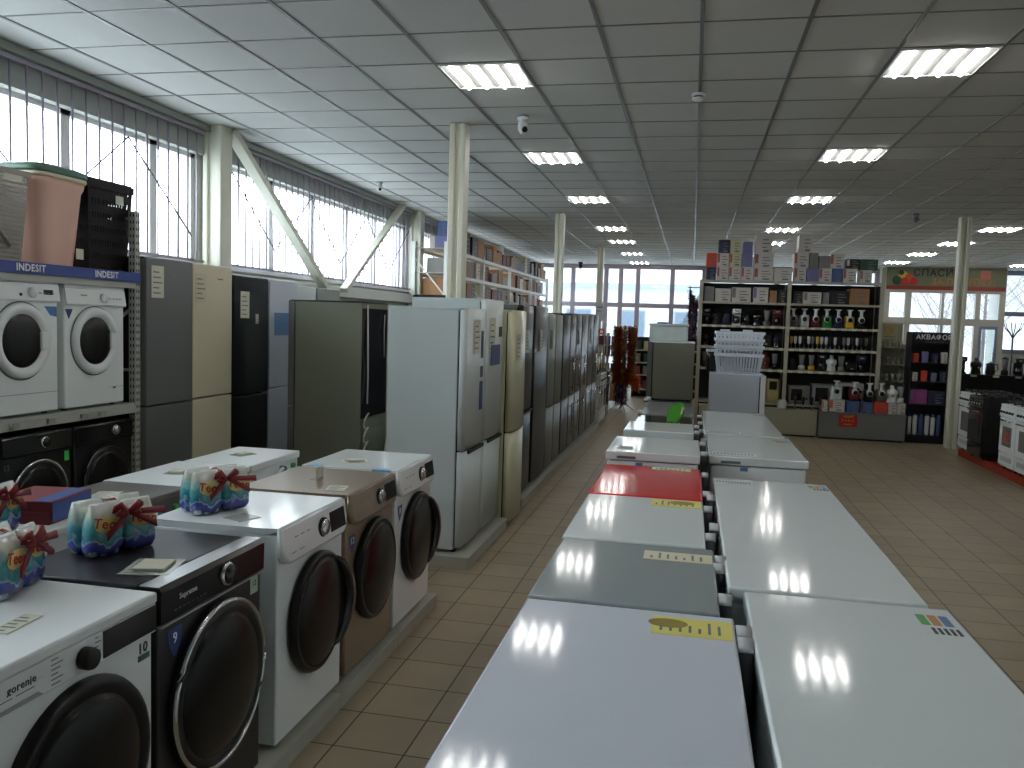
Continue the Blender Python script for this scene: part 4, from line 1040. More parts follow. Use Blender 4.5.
# ------------------------------------------------------------------ display shelves for small appliances
SY = 14.62
SHM = mat('shelf_beige_metal', (172, 168, 150), .5, var=.05)
SHB = mat('shelf_back_dark', (52, 50, 48), .7, var=.1)
t = thing('display_shelf', 'tall beige display shelving full of small kitchen appliances', 'shelving', (0.13, SY, 0))
SW = [0, 1.42, 2.86]; SZ = [.09, .50, 1.06, 1.42, 1.78, 2.17, 2.53]
for x in SW:
    MB().box(x-.03, x+.03, 0, .05, 0, 2.53 if x < 2.5 else 2.76).build('post', SHM, t); MB().box(x-.025, x+.025, .48, .52, 0, 2.5).build('post', SHM, t)
for a, b in zip(SW, SW[1:]):
    for z in SZ:
        sh = MB().box(a+.03, b-.03, .01, .5, z-.022, z).box(a+.03, b-.03, .0, .012, z-.035, z).build('shelf_board', SHM, t)
        if z in SZ[2:5]:
            n = 9
            for q in range(n): xx = a+.08+(b-a-.16)*q/(n-1); MB().box(xx-.035, xx+.035, -.006, -.001, z-.038, z+.0).build('price_tag', PAPER, sh)
    MB().box(a+.02, b-.02, .50, .512, .09, 2.5).build('back_panel', SHB, t)
    for x in (a, b): MB().box(x-.006, x+.006, .05, .48, .09, 2.48).build('side_panel', SHB, t)
BS = 'boxed appliances on the top shelf'
def bx(x0, x1, z0, z1, base, st, lab, dep=.30, grp=BS, y=None, lines=True):
    y = SY+.04 if y is None else y
    if z0 >= 2.52: z0 = 2.53+(z0-2.53)*1.12; z1 = 2.53+(z1-2.53)*1.12
    if st is BXR: st = BAND
    return carton(x0, x1, y, y+dep, z0, z1, base, lab, group=grp, stripe=st, lines=lines)
T0 = 2.53
Lx = .13
rowsL = [  # x0,x1,z0,z1,...
 (.20, .36, T0, T0+.19, BXD, None, 'dark blue box at the near left corner of the shelf top, below the red-orange one'),
 (.37, .56, T0, T0+.20, BXW, BXR, 'white box with a red band, right beside the dark blue box on the shelf top'),
 (.57, .76, T0, T0+.20, BXW, BXR, 'second white box with a red band, bottom layer of the shelf top'),
 (.77, .95, T0, T0+.20, BXW, BXR, 'third white box with a red band, bottom layer of the shelf top'),
 (.97, 1.28, T0, T0+.19, BXW, BXR, 'wide white box with a product picture under the plain white pair'),
 (1.30, 1.58, T0, T0+.19, BXW, None, 'low white box with dark print at the middle post of the shelf top'),
 (.19, .36, T0+.192, T0+.40, BXR, None, 'red-orange box at the left end of the shelf top'),
 (.37, .56, T0+.202, T0+.40, BXW, BXR, 'white box with a red band, second layer, next to the red-orange box'),
 (.57, .76, T0+.202, T0+.40, BXY, BXR, 'pale box with a red band, second layer under the pale yellow box'),
 (.77, .94, T0+.202, T0+.40, BXV, None, 'violet box in the second layer of the left bay'),
 (.97, 1.27, T0+.192, T0+.40, BXW, BXR, 'white box in the second layer under the tallest one'),
 (.38, .56, T0+.402, T0+.60, BXD, None, 'dark blue box topmost at the left of the shelf'),
 (.57, .74, T0+.402, T0+.60, BXY, None, 'pale yellow box topmost of its stack'),
 (.78, .93, T0+.402, T0+.57, BXV, None, 'violet box topmost of its stack'),
 (.98, 1.24, T0+.402, T0+.68, BXW, None, 'tall white box with grey print topmost of the left bay'),
 (1.62, 1.80, T0, T0+.20, BXW, BXR, 'white box with a red band, first in the bottom layer of the right bay'),
 (1.82, 2.00, T0, T0+.19, BXV, None, 'violet box in the bottom layer of the right bay'),
 (2.01, 2.20, T0, T0+.20, BXW, BXR, 'white box with a red band between the violet and the blue box'),
 (2.21, 2.37, T0, T0+.20, BXB, None, 'blue box in the bottom layer of the right bay'),
 (2.38, 2.58, T0, T0+.20, BXW, BXR, 'white box with a red band right of the blue box'),
 (2.64, 2.82, T0, T0+.18, BXW, BXR, 'white box with a red band at the right end of the shelf top'),
 (1.60, 1.83, T0+.202, T0+.42, BXW, BXR, 'white box with red lines under the single topmost white box'),
 (1.85, 1.98, T0+.192, T0+.42, BXG, None, 'narrow grey box in the second layer of the right bay'),
 (1.99, 2.16, T0+.202, T0+.38, BXG, None, 'pale grey box beside the narrow grey one, second layer'),
 (2.17, 2.38, T0+.202, T0+.41, BXW, BXR, 'white box with a red band, right end of the second layer'),
 (2.42, 2.63, T0+.202, T0+.34, BXK, BXW, 'black box with a white flash in the second layer'),
 (2.64, 2.90, T0+.182, T0+.34, BXGN, None, 'dark green box at the right end of the shelf top'),
 (1.66, 1.88, T0+.422, T0+.68, BXW, None, 'white box with a dark picture, topmost of the right bay'),
]
for r_ in rowsL: bx(*r_)
S2 = 2.17
for r_ in [(.18, .34, S2, S2+.25, BXG, None, 'grey box first from the left on the second shelf'), (.36, .62, S2, S2+.22, BXW, None, 'pale grey wide box on the second shelf'),
           (.63, .94, S2, S2+.24, BXW, BXG, 'white box with a black picture on the second shelf'), (.98, 1.22, S2, S2+.25, BXW, BXV, 'white and violet box on the second shelf'),
           (1.24, 1.36, S2, S2+.2, CARD, None, 'small brown carton beside the middle post on the second shelf'), (1.38, 1.50, S2, S2+.21, BXK, None, 'narrow black box at the middle post on the second shelf'),
           (1.62, 1.76, S2, S2+.2, BXK, None, 'small black box first in the right bay of the second shelf'), (1.78, 2.06, S2, S2+.19, BXW, BXG, 'flat white box with a product picture on the second shelf'),
           (2.08, 2.18, S2, S2+.19, BXG, None, 'narrow grey box on the second shelf'), (2.20, 2.48, S2, S2+.22, BXK, None, 'black box with small print on the second shelf'),
           (2.50, 2.80, S2, S2+.26, CARD, None, 'brown carton at the right end of the second shelf')]: bx(*r_, grp='boxes on the second shelf')
# small appliances
SA = {}
def mincer(x, y, z, bodym, lab, grp, s=1.0):
    t = thing('meat_grinder', lab, 'meat grinder', (x, y, z), 0, grp); t.scale = (s*1.12, s*1.12, s*1.22)
    MB().box(-.07, .07, -.04, .12, 0, .17, .03, 3).build('body', bodym, t)
    h = MB().lathe([(.028, 0), (.028, -.06), (.042, -.07), (.042, -.10), (.034, -.104), (.034, -.098)], (-.015, -.04, .14), (0, 1, .25), 20).build('grinder_head', WHITE2, t)
    MB().lathe([(.032, 0), (.030, .006)], (-.015, -.15, .111), (0, 1, .25), 20).build('grinder_plate', BLACKM, h)
    MB().cyl((-.015, -.085, .15), (-.015, -.085, .24), .022, 14).build('feed_tube', WHITE2, h)
    MB().prism([(-.045, .238), (.015, .238), (.028, .252), (-.058, .252)], -.13, -.03, 'y').build('tray', WHITE2, h)
    return t
gc = [('grey', BXG), ('white', WHITE2), ('maroon', mat('maroon_plastic', (110, 26, 36), .35)), ('green', mat('green_appliance', (40, 150, 60), .35)), ('navy', mat('navy_plastic', (32, 34, 84), .35)), ('yellow', mat('yellow_plastic', (224, 178, 40), .35)), ('black', BLACKG)]
for i, (cn, m_) in enumerate(gc): mincer(1.66+.178*i, SY+.22, 1.78, m_, '%s electric meat grinder with a white head on the third shelf' % cn, 'meat grinders on the third shelf')
def kettle(x, y, z, lab, m_, kind, grp):
    t = thing(kind, lab, kind.replace('_', ' '), (x, y, z), 0, grp)
    if kind == 'coffee_maker':
        MB().box(-.07, .07, -.02, .12, 0, .03, .01).box(-.07, .07, .05, .12, .0, .26, .01).box(-.07, .07, -.06, .12, .20, .28, .015).build('body', m_, t)
        MB().lathe([(.04, 0), (.052, .03), (.05, .09), (.035, .12)], (0, -.005, .03), (0, 0, 1), 16).build('jug', DCHROME, t)
        MB().box(-.03, .03, -.062, -.058, .225, .255).build('front_plate', CHROME, t)
    elif kind == 'blender':
        MB().lathe([(.055, 0), (.055, .07), (.035, .09)], (0, 0, 0), (0, 0, 1), 16).build('base', m_, t)
        MB().lathe([(.033, .09), (.052, .25), (.054, .26)], (0, 0, 0), (0, 0, 1), 16).build('jar', mat('smoky_jar', (150, 154, 158), .15), t)
        MB().lathe([(.055, .26), (.05, .28), (.02, .285), (.018, .3)], (0, 0, 0), (0, 0, 1), 16).build('lid', BLACKM, t)
    elif kind == 'stick_blender':
        MB().lathe([(.02, .21), (.026, .19), (.022, .10), (.012, .085)], (0, 0, 0), (0, 0, 1), 12).build('grip', m_, t)
        MB().lathe([(.010, .085), (.010, .03), (.026, .02), (.028, 0)], (0, 0, 0), (0, 0, 1), 12).build('shaft', CHROME, t)
    elif kind == 'hand_mixer':
        MB().box(-.045, .045, -.08, .08, .10, .17, .025, 3).box(-.015, .015, -.06, .06, .19, .21, .008).box(-.012, .012, -.06, -.04, .15, .2).box(-.012, .012, .04, .06, .15, .2).build('body', m_, t)
        MB().cyl((-.02, -.04, 0), (-.02, -.04, .1), .008, 8).cyl((.02, -.04, 0), (.02, -.04, .1), .008, 8).lathe([(.02, 0), (.024, .02), (.01, .045)], (-.02, -.04, 0), (0, 0, 1), 10).lathe([(.02, 0), (.024, .02), (.01, .045)], (.02, -.04, 0), (0, 0, 1), 10).build('beaters', CHROME, t)
    elif kind == 'toaster':
        MB().box(-.10, .10, -.06, .08, .01, .18, .03, 3).build('body', m_, t); MB().box(-.075, .075, -.015, .01, .178, .182).box(-.075, .075, .03, .055, .178, .182).build('slots', BLACKM, t)
        MB().box(-.02, .02, -.075, -.058, .05, .07).build('lever', CHROME, t); MB().box(-.08, .08, -.05, .07, 0, .012).build('base', BLACKM, t)
    elif kind == 'juicer':
        MB().lathe([(.075, 0), (.075, .02), (.06, .10), (.085, .13), (.085, .18), (.05, .21), (.03, .215), (.03, .27)], (0, 0, 0), (0, 0, 1), 20).build('body', m_, t)
        MB().lathe([(.014, 0), (.01, -.05)], (0, -.08, .12), (0, 1, .3), 10).build('spout', CHROME, t)
    elif kind == 'kettle':
        MB().lathe([(.07, 0), (.07, .015), (.065, .02), (.075, .03), (.06, .17), (.045, .19), (.012, .2), (.012, .21), (.001, .215)], (0, 0, 0), (0, 0, 1), 20).build('body', m_, t)
        MB().tube([(.055, 0, .17), (.11, 0, .17), (.115, 0, .08), (.075, 0, .05)], .01, 8).build('handle', BLACKM, t)
        MB().prism([(-.05, .15), (-.085, .18), (-.05, .18)], -.015, .015, 'y').build('spout', m_, t)
    return t
# left bay, third shelf down to the fifth
order = ['coffee_maker', 'juicer', 'kettle', 'coffee_maker', 'kettle', 'juicer', 'blender', 'coffee_maker']
cls = [('black', BLACKG), ('black', BLACKM), ('dark', BXD), ('white', WHITE2), ('black', BLACKG), ('steel', DCHROME), ('grey', BXG), ('brown', BXM)]
for i in range(8): kettle(.24+.165*i, SY+.2, 1.78, '%s %s, %s from the left on the third shelf of the left bay' % (cls[i][0], order[i].replace('_', ' '), ordn[i]), cls[i][1], order[i], 'appliances on the third shelf, left bay')
o2 = ['hand_mixer', 'kettle', 'hand_mixer', 'toaster', 'hand_mixer', 'kettle', 'toaster', 'hand_mixer']
for i in range(8): kettle(.24+.165*i, SY+.2, 1.42, '%s %s, %s from the left on the fourth shelf of the left bay' % (cls[(i+3) % 8][0], o2[i].replace('_', ' '), ordn[i]), cls[(i+3) % 8][1] if i not in (0, ) else BLACKM, o2[i], 'appliances on the fourth shelf, left bay')
o3 = ['blender', 'toaster', 'blender', 'kettle', 'coffee_maker', 'toaster', 'juicer', 'blender']
for i in range(8): kettle(.24+.165*i, SY+.2, 1.06, '%s %s, %s from the left on the fifth shelf of the left bay' % (cls[(i+1) % 8][0], o3[i].replace('_', ' '), ordn[i]), cls[(i+1) % 8][1], o3[i], 'appliances on the fifth shelf, left bay')
sc_ = [('yellow', MATS['yellow_plastic']), ('white', WHITE2), ('black', BLACKM), ('grey', BXG)]
for i in range(18): q = [0, 1, 1, 2, 1, 3][i % 6] if i < 8 else [1, 2, 3, 1, 2][i % 5]; kettle(1.635+.0695*i, SY+.14+.03*(i % 2), 1.42, '%s stick blender, %s from the left on the fourth shelf of the right bay' % (sc_[q][0], ordn[i]), sc_[q][1], 'stick_blender', 'stick blenders on the fourth shelf')
o4 = ['kettle', 'blender', 'blender', 'coffee_maker', 'juicer', 'blender', 'toaster', 'coffee_maker', 'kettle']
c4 = [('black', BLACKM), ('white', WHITE2), ('yellow', MATS['yellow_plastic']), ('black', BLACKG), ('white', WHITE2), ('grey', BXG), ('black', BLACKG), ('dark', BXD), ('black', BLACKM)]
for i in range(8): kettle(1.67+.157*i, SY+.2, 1.06, '%s %s, %s from the left on the fifth shelf of the right bay' % (c4[i][0], o4[i].replace('_', ' '), ordn[i]), c4[i][1], o4[i], 'appliances on the fifth shelf, right bay')
# lowest level: microwaves and a boxed speaker
def microwave(x, y, z, w, h, m_, lab):
    t = thing('microwave_oven', lab, 'microwave oven', (x, y, z), 0, 'microwave ovens on the lowest shelf')
    MB().box(-w/2, w/2, 0, .32, .01, h, .006).build('body', m_, t)
    D = MB().box(-w/2+.01, w*.22, -.012, .001, .02, h-.01, .004).build('door', m_, t); MB().box(-w*.38, w*.14, -.014, -.011, .06, h-.05).build('door_window', BLACKG, D)
    MB().box(w*.16, w*.19, -.03, -.012, .05, h-.04, .003).build('door_handle', CHROME, D)
    k_ = MB().lathe([(.022, 0), (.02, -.02)], (w*.36, 0, h*.3), (0, 1, 0), 14).build('knob', CHROME, t); MB().lathe([(.022, 0), (.02, -.02)], (w*.36, 0, h*.66), (0, 1, 0), 14).build('knob', CHROME, t)
    for sx in (-1, 1): MB().box(sx*w*.4-.015, sx*w*.4+.015, .03, .29, 0, .012).build('foot', BLACKM, t)
microwave(1.80, SY+.08, .50, .34, .30, BXG, 'grey microwave oven on the lowest shelf, left of the silver one'); microwave(2.20, SY+.08, .50, .38, .34, mat('silver_plastic', (140, 144, 148), .4), 'silver microwave oven behind the meat grinders on the lowest shelf')
microwave(2.62, SY+.08, .50, .38, .38, mat('silver_plastic2', (164, 166, 166), .4), 'pale microwave oven at the right end of the lowest shelf')
t = thing('cream_fryer', 'cream coloured appliance with a dark window at the middle post, lowest shelf', 'appliance', (1.40-.02, SY+.12, .50), 0)
MB().box(-.10, .10, -.02, .20, 0, .40, .02, 3).build('body', mat('cream_yellow_plastic', (190, 180, 120), .4), t); MB().box(-.06, .06, -.024, -.018, .22, .36).build('window', BLACKG, t)
MB().box(-.075, .075, -.03, -.018, .03, .18, .005).build('basket_front', MATS['cream_yellow_plastic'], t)
t = thing('cream_canister', 'small white canister on the counter by the middle post', 'canister', (1.50, 14.38, .44), 0)
MB().box(-.07, .07, -.06, .06, 0, .13, .015, 3).build('body', WHITE2, t); MB().box(-.05, .05, -.045, .045, .13, .15, .006).build('lid', WHITE2, t)
for i in range(4):
    tt = kettle(1.70+.13*i, 14.34, .44, 'dark table microphone-shaped blender, %s along the counter left of the boxes' % ordn[i], BLACKM, 'stick_blender', 'dark stick blenders on the counter')
# counters
t = thing('display_counter', 'pale beige low counter in front of the left bay of the shelving', 'counter', (.9, 14.30, 0), 0, 'low counters')
MB().box(-.72, 1.15, .0, .30, .03, .42).build('body', mat('counter_pale', (166, 164, 144), .5, var=.04), t); MB().box(-.73, 1.16, -.01, .30, .42, .44, .003).build('top', MATS['counter_pale'], t); MB().box(-.70, 1.13, .02, .29, 0, .03).build('plinth', BLACKM, t)
t = thing('display_counter', 'grey low counter with a red poster in front of the right bay', 'counter', (2.07, 14.24, 0), 0, 'low counters')
MB().box(0, 1.30, .0, .36, .03, .42).build('body', mat('counter_grey', (124, 126, 126), .5, var=.04), t); MB().box(-.01, 1.31, -.01, .36, .42, .44, .003).build('top', MATS['counter_grey'], t); MB().box(.02, 1.28, .02, .35, 0, .03).build('plinth', BLACKM, t)
p = MB().box(.30, .58, -.004, -.0005, .21, .40).build('poster', RED, t)
text('АКЦИЯ', .05, (.44, -.0045, .375), p, PAPERY, sx=.9); text('% 0-0-12', .055, (.44, -.0045, .31), p, GOLD, sx=.9); text('скидки', .035, (.44, -.0045, .25), p, PAPERY)
# boxes and grinders on the grey counter
cb = [(2.12, 2.20, .17, BXW, BXR, 'narrow white and red box, left end of the row on the grey counter'), (2.23, 2.46, .19, BXW, BXR, 'wide white box with red lines on the grey counter'), (2.49, 2.68, .18, BXB, None, 'first blue box on the grey counter'),
      (2.70, 2.89, .17, BXB, BXM, 'second blue box on the grey counter'), (2.90, 3.11, .18, BXR, None, 'red-orange box on the grey counter'), (3.12, 3.24, .18, BXW, None, 'white box right of the red-orange one on the grey counter'), (3.25, 3.37, .18, BXW, None, 'white box at the right end of the grey counter')]
for a, b, h, b_, st, lab in cb: carton(a, b, 14.30, 14.52, .44, .44+h, b_, lab, group='boxes on the grey counter', stripe=st)
for x, zz, (cn, m_) in ((2.34, .19, gc[1]), (2.62, .18, ('maroon', MATS['maroon_plastic'])), (2.84, .17, ('black', BLACKG)), (3.02, .18, ('grey', BXG))): mincer(x, 14.42, .44+zz+.001, m_, '%s meat grinder standing on a box on the grey counter' % cn, 'meat grinders on the counter boxes')
for x, lab in ((3.18, 'pale juicer on the white box by the black stand'), (3.31, 'pale blender on the last white box of the counter')): kettle(x, 14.42, .621, lab, WHITE2, 'juicer' if x < 3.2 else 'blender', 'appliances on the last counter boxes')
# narrow glassware shelf with a poster
t = thing('glassware_shelf', 'narrow cream shelf with glassware right of the appliance shelving', 'shelving', (3.24, 14.82, 0), 0)
for z in (.5, .95, 1.22, 1.5): MB().box(-.18, .20, 0, .3, z-.015, z).build('shelf_board', SHM, t)
MB().box(-.18, .20, .30, .315, 0, 1.90).build('back_panel', mat('cream_panel', (184, 182, 160), .6), t); MB().box(-.19, -.17, 0, .3, 0, 1.9).box(.19, .21, 0, .3, 0, 1.55).build('side_panel', SHM, t)
p = MB().box(-.12, .13, .293, .299, 1.52, 1.87).build('poster', PAPERB, t)
MB().lathe([(.06, 0), (.055, -.003)], (0, .292, 1.77), (0, 1, 0), 20, sy=.8).build('yellow_emblem', GOLD, p); m = MB()
for q in range(3): m.box(-.09, .09, .290, .293, 1.56+.05*q, 1.57+.05*q)
m.build('lettering', INKG, p)
for i, (z, lv) in enumerate(((.95, 'lowest'), (1.22, 'middle'), (1.5, 'upper'))):
    for j in range(4):
        tt = thing('glass_bowl', 'clear glass bowl, %s from the left on the %s glass shelf' % (ordn[j], lv), 'bowl', (3.11+.09*j, 14.95, z), 0, 'glassware on the narrow shelf')
        MB().lathe([(.022, 0), (.024, .008), (.03, .05), (.042, .11), (.039, .11), (.026, .05), (.001, .012)], (0, 0, 0), (0, 0, 1), 16).build('bowl_body', mat('glassware', (170, 172, 156), .12, var=.3), tt)
# black stand with a header
t = thing('water_filter_stand', 'black display stand with white lettering on its header, beside the cream column', 'display stand', (3.71, 14.36, 0), 0)
SK = mat('stand_black', (20, 21, 30), .4, var=.1)
MB().box(-.30, -.28, 0, .36, 0, 1.76).box(.28, .30, 0, .36, 0, 1.76).build('side_panel', SK, t); MB().box(-.28, .28, .34, .36, 0, 1.76).build('back_panel', SK, t)
for z in (.12, .62, .98, 1.28): MB().box(-.28, .28, .01, .34, z-.02, z).build('shelf_board', SK, t)
h_ = MB().box(-.30, .30, -.02, .0, 1.58, 1.76).build('header_sign', SK, t); text('АКВАФОР', .105, (.02, -.021, 1.68), h_, INKW, bold=.002, sx=.98); text('фильтры для воды', .03, (.02, -.021, 1.61), h_, INKG)
MB().box(-.28, .28, .0, .34, .0, .1).build('plinth', SK, t)
fl = [(.98, 'upper'), (1.28, 'top')]
for z, lv in fl:
    for j in range(4):
        x = 3.50+.14*j; b_ = [BXW, BXR, BXV, BXD][(j+(z > 1.1)) % 4]
        carton(x-.04, x+.04, 14.40, 14.50, z, z+(.17 if j % 2 else .14), b_, '%s filter box, %s from the left on the %s level of the black stand' % (['white', 'red', 'violet', 'dark blue'][(j+(z > 1.1)) % 4], ordn[j], lv), group='filter boxes on the black stand', name='filter_box')
carton(3.44, 3.70, 14.40, 14.62, .62, .85, mat('carton_magenta', (150, 60, 130), .5, var=.2), 'magenta box on the lower shelf of the black stand', name='filter_box', group='large boxes on the black stand', stripe=BXV)
carton(3.72, 3.96, 14.40, 14.62, .62, .83, BXD, 'dark blue box next to the magenta one on the black stand', name='filter_box', group='large boxes on the black stand')
for j in range(6):
    tt = thing('filter_cartridge', 'white and blue filter cartridge, %s from the left at the foot of the black stand' % ordn[j], 'filter cartridge', (3.47+.088*j, 14.46, .12), 0, 'filter cartridges at the foot of the black stand')
    MB().lathe([(.032, 0), (.034, .02), (.034, .26+.02*(j % 2)), (.03, .29+.02*(j % 2))], (0, 0, 0), (0, 0, 1), 14).build('cartridge_body', WHITE2 if j % 3 != 2 else BXB, tt); MB().lathe([(.022, .29), (.022, .33)], (0, 0, 0), (0, 0, 1), 12).build('cap', BXB, tt)
# shelf with dark goods behind the right cookers
t = thing('goods_shelf', 'dark low shelf of cookware behind the cookers on the right', 'shelving', (4.05, 14.9, 0), 0)
MB().box(0, 3.0, 0, .4, 1.07, 1.10).box(0, 3.0, .0, .4, .6, .62).build('shelf_board', BLACKM, t)
MB().box(0, 3.0, .4, .42, 0, 1.07).box(0, .03, 0, .4, 0, 1.07).box(2.97, 3.0, 0, .4, 0, 1.07).build('panel', SK, t)
for q in range(9): MB().box(.08+.33*q, .17+.33*q, -.006, 0, 1.065, 1.095).build('price_tag', PAPER, t)
kk = ['kettle', 'coffee_maker', 'juicer', 'kettle', 'blender', 'coffee_maker', 'toaster', 'juicer', 'kettle', 'blender', 'coffee_maker', 'kettle']
for j in range(12): kettle(4.16+.215*j, 15.1, 1.10, 'black %s, %s from the column on the dark shelf behind the cookers' % (kk[j].replace('_', ' '), ordn[j]), BLACKM, kk[j], 'black appliances behind the cookers')
t = thing('coat_stand', 'thin black branching stand behind the cookers at the right edge', 'coat stand', (5.41, 16.0, 0), 0)
MB().cyl((0, 0, .02), (0, 0, 1.75), .014, 10).build('pole', BLACKM, t); MB().lathe([(.18, 0), (.17, .02), (.03, .035)], (0, 0, 0), (0, 0, 1), 20).build('base', BLACKM, t)
for q in range(6): a = q*PI/3; MB().tube([(0, 0, 1.70), (math.cos(a)*.06, math.sin(a)*.06, 1.80), (math.cos(a)*.12, math.sin(a)*.12, 1.86), (math.cos(a)*.16, math.sin(a)*.16, 1.97)], .008, 6).build('arm', BLACKM, t)

# banner over the entrance
t = tag(MB().box(5.02, 7.92, EY-.03, EY-.004, 2.90, 3.475).build('banner', mat('banner_ground', (112, 118, 92), .6, var=.12, scale=2)), 'long banner with fruit picture and lettering over the entrance', 'banner')
m = MB().box(5.02, 7.92, EY-.034, EY-.031, 2.90, 3.0).build('ornament_strip', mat('red_ornament', (140, 50, 40), .6, var=.6, scale=24), t)
text('СПАСИБО', .26, (6.35, EY-.034, 3.34), t, mat('navy_print', (40, 44, 70), .6), bold=.006); text('ЗА ПОКУПКУ!', .22, (6.9, EY-.034, 3.11), t, mat('orange_print', (190, 120, 60), .6), bold=.004)
for q, (dx, dz, r_, mm) in enumerate([(0, 0, .13, GOLD), (.14, -.06, .12, mat('orange_fruit', (200, 96, 50), .6)), (.05, -.14, .11, RED), (-.14, -.12, .12, BXGN), (.27, -.14, .10, RED), (-.05, .08, .07, BXGN)]):
    MB().lathe([(r_, 0), (r_*.9, -.012), (.01, -.016)], (5.42+dx, EY-.036-.002*q, 3.26+dz), (0, 1, 0), 22).build('fruit_picture', mm, t)
MB().box(7.3, 7.55, EY-.036, EY-.031, 3.2, 3.42).build('flower_picture', mat('pink_flower', (200, 120, 110), .6, var=.3), t)

# compact fridges and things on them
t = thing('white_base_unit', 'low white appliance under the dark compact fridge', 'appliance', (-.24, 9.97, 0), 0)
MB().box(-.27, .27, 0, .66, .03, .83, .01).build('body', WHITE2, t); MB().box(-.275, .275, -.005, .665, .83, .85, .004).build('top', BODYGR, t); feet(t, .5, .66, .03)
fridge((-.495, 10.30, .85), -PI/2, .54, .54, .70, OLV, DGREY, 'dark compact fridge with a pale top, at the far end of the left freezer row', split=0, handle=None, top=WHITE2)
t = thing('plastic_box', 'pale translucent box lying on the dark compact fridge', 'box', (-.26, 10.30, 1.55), 0)
TRB = mat('milky_plastic', (186, 196, 194), .3, var=.12, scale=10)
MB().box(-.23, .22, -.16, .16, 0, .18, .015, 3).build('box_body', TRB, t); MB().box(-.24, .23, -.17, .17, .18, .205, .008).build('lid', TRB, t); MB().box(-.15, -.02, -.05, .05, .205, .225, .006).build('lid_handle', BLUEST2, t)
WFX = fridge((.80, 9.62, 0), PI/2, .58, .58, 1.235, WBLUE, WHITE, 'compact white fridge with a stack of white baskets on top', split=0, handle=None, back=True)
WP = mat('white_basket_plastic', (214, 222, 232), .4, var=.03)
for i in range(4):
    z = 1.236+(0 if i == 0 else .14+.075*i)
    hh = .235 if i == 0 else .09
    s_0 = .93 if i == 0 else .985
    lattice_basket((.515, 9.60, z), .235*s_0, .17*s_0, .25, .185, hh if i else .215, WP, 'white plastic basket, %s in the stack on the compact white fridge' % ['lowest', 'second from below', 'third from below', 'topmost'][i], 15 if i == 0 else 11, 1 if i == 0 else 2, .03, .45, cat='basket', group='stack of white baskets')
for (x, lab) in ((.36, 'white lid clip standing on the left of the basket stack'), (.60, 'white lid clip standing on the right of the basket stack')):
    tag(MB().box(x-.05, x+.05, 9.50, 9.62, 1.691, 1.712, .006).build('basket_clip', WP), lab, 'clip', 'clips on the basket stack')
t = thing('rice_cooker', 'black rounded cooker with a pale lid behind the white baskets', 'rice cooker', (.27-.03, 9.78, 1.235), 0)
MB().box(-.06, .05, -.08, .10, 0, .22, .03, 3).build('body', BLACKG, t); MB().box(-.07, .055, -.09, .11, .22, .25, .01).build('lid', WBLUE, t)

# festive corner at the far end of the aisle
t = thing('garland_stand', 'stand with pale curved feet carrying red and gold tinsel', 'stand', (-1.30, 17.0, 0), 0)
MB().cyl((0, 0, .1), (0, 0, 1.72), .018, 10).build('pole', STEELW, t)
m = MB()
for q in range(4): a = q*PI/2+.3; m.tube([(0, 0, .35), (math.cos(a)*.1, math.sin(a)*.1, .12), (math.cos(a)*.26, math.sin(a)*.26, .012)], .012, 6)
m.build('foot', STEELW, t); m = MB()
for z in (1.68, ): 
    for q in range(6): a = q*PI/6; m.cyl((-.24*math.cos(a), -.24*math.sin(a), z), (.24*math.cos(a), .24*math.sin(a), z), .006, 6)
m.build('crossbars', STEELW, t)
def tinsel(x, y, z0, z1, r, m_, lab, grp, seed, n=420):
    n = int(n*2.2); r = r*1.35
    m = MB(); q_ = random.Random(seed)
    m.tube([(0, 0, 0), (.004, 0, (z1-z0)/2), (0, 0, z1-z0)], .012, 6)
    for i in range(n):
        z = (z1-z0)*q_.random(); a = q_.random()*2*PI; b = (q_.random()-.5)*1.2; L = r*(.6+.5*q_.random())
        d = Vector((math.cos(a)*math.cos(b), math.sin(a)*math.cos(b), math.sin(b))); w_ = Vector((-math.sin(a), math.cos(a), q_.random()-.5))*.011
        p = Vector((0, 0, z)); m.f([m.v(p-w_), m.v(p+w_), m.v(p+d*L+w_*.3), m.v(p+d*L-w_*.3)])
    o = m.build('tinsel_garland', m_); o.location = (x, y, z0); tag(o, lab, 'garland', grp); return o
TR = mat('tinsel_red', (170, 30, 34), .3, .5, var=.3, scale=20); TGd = mat('tinsel_gold', (170, 134, 50), .3, .6, var=.4, scale=20); TP = mat('tinsel_purple', (84, 34, 70), .35, .4, var=.3, scale=20); TO = mat('tinsel_orange', (214, 86, 34), .35, .3, var=.2, scale=20)
k = 0
for i in range(12):
    a = 2*PI*i/12; m_, cn = [(TR, 'red'), (TGd, 'gold'), (TR, 'red'), (TGd, 'gold')][i % 4]
    tinsel(-1.30+.19*math.cos(a), 17+.19*math.sin(a), .55, 1.69, .065, m_, '%s tinsel garland hanging from the stand at the end of the aisle' % cn, '%s tinsel on the stand' % cn, i)
for i in range(4):
    a = 2*PI*i/4+.4; tinsel(-1.34+.10*math.cos(a), 17+.10*math.sin(a), .12, .80, .07, TP, 'purple tinsel garland hanging low on the stand', 'purple tinsel on the stand', 40+i, 220)
for i in range(2): tinsel(-1.06+.05*i, 16.85, .42, .72, .07, TO, 'short orange garland at the right of the tinsel stand', 'orange tinsel on the stand', 60+i, 120)
for i in range(3): tinsel(.02+.05*i-.06, 15.2, 1.05+.15*i, 2.36-.08*i, .06, mat('tinsel_maroon', (110, 36, 56), .4, .3, var=.4, scale=20), 'maroon tinsel garland hanging beside the left post of the display shelving', 'maroon tinsel by the shelving', 80+i, 380)
t = thing('garland_rail', 'thin rod carrying the maroon tinsel beside the display shelving', 'rod', (.0, 15.2, 0), 0)
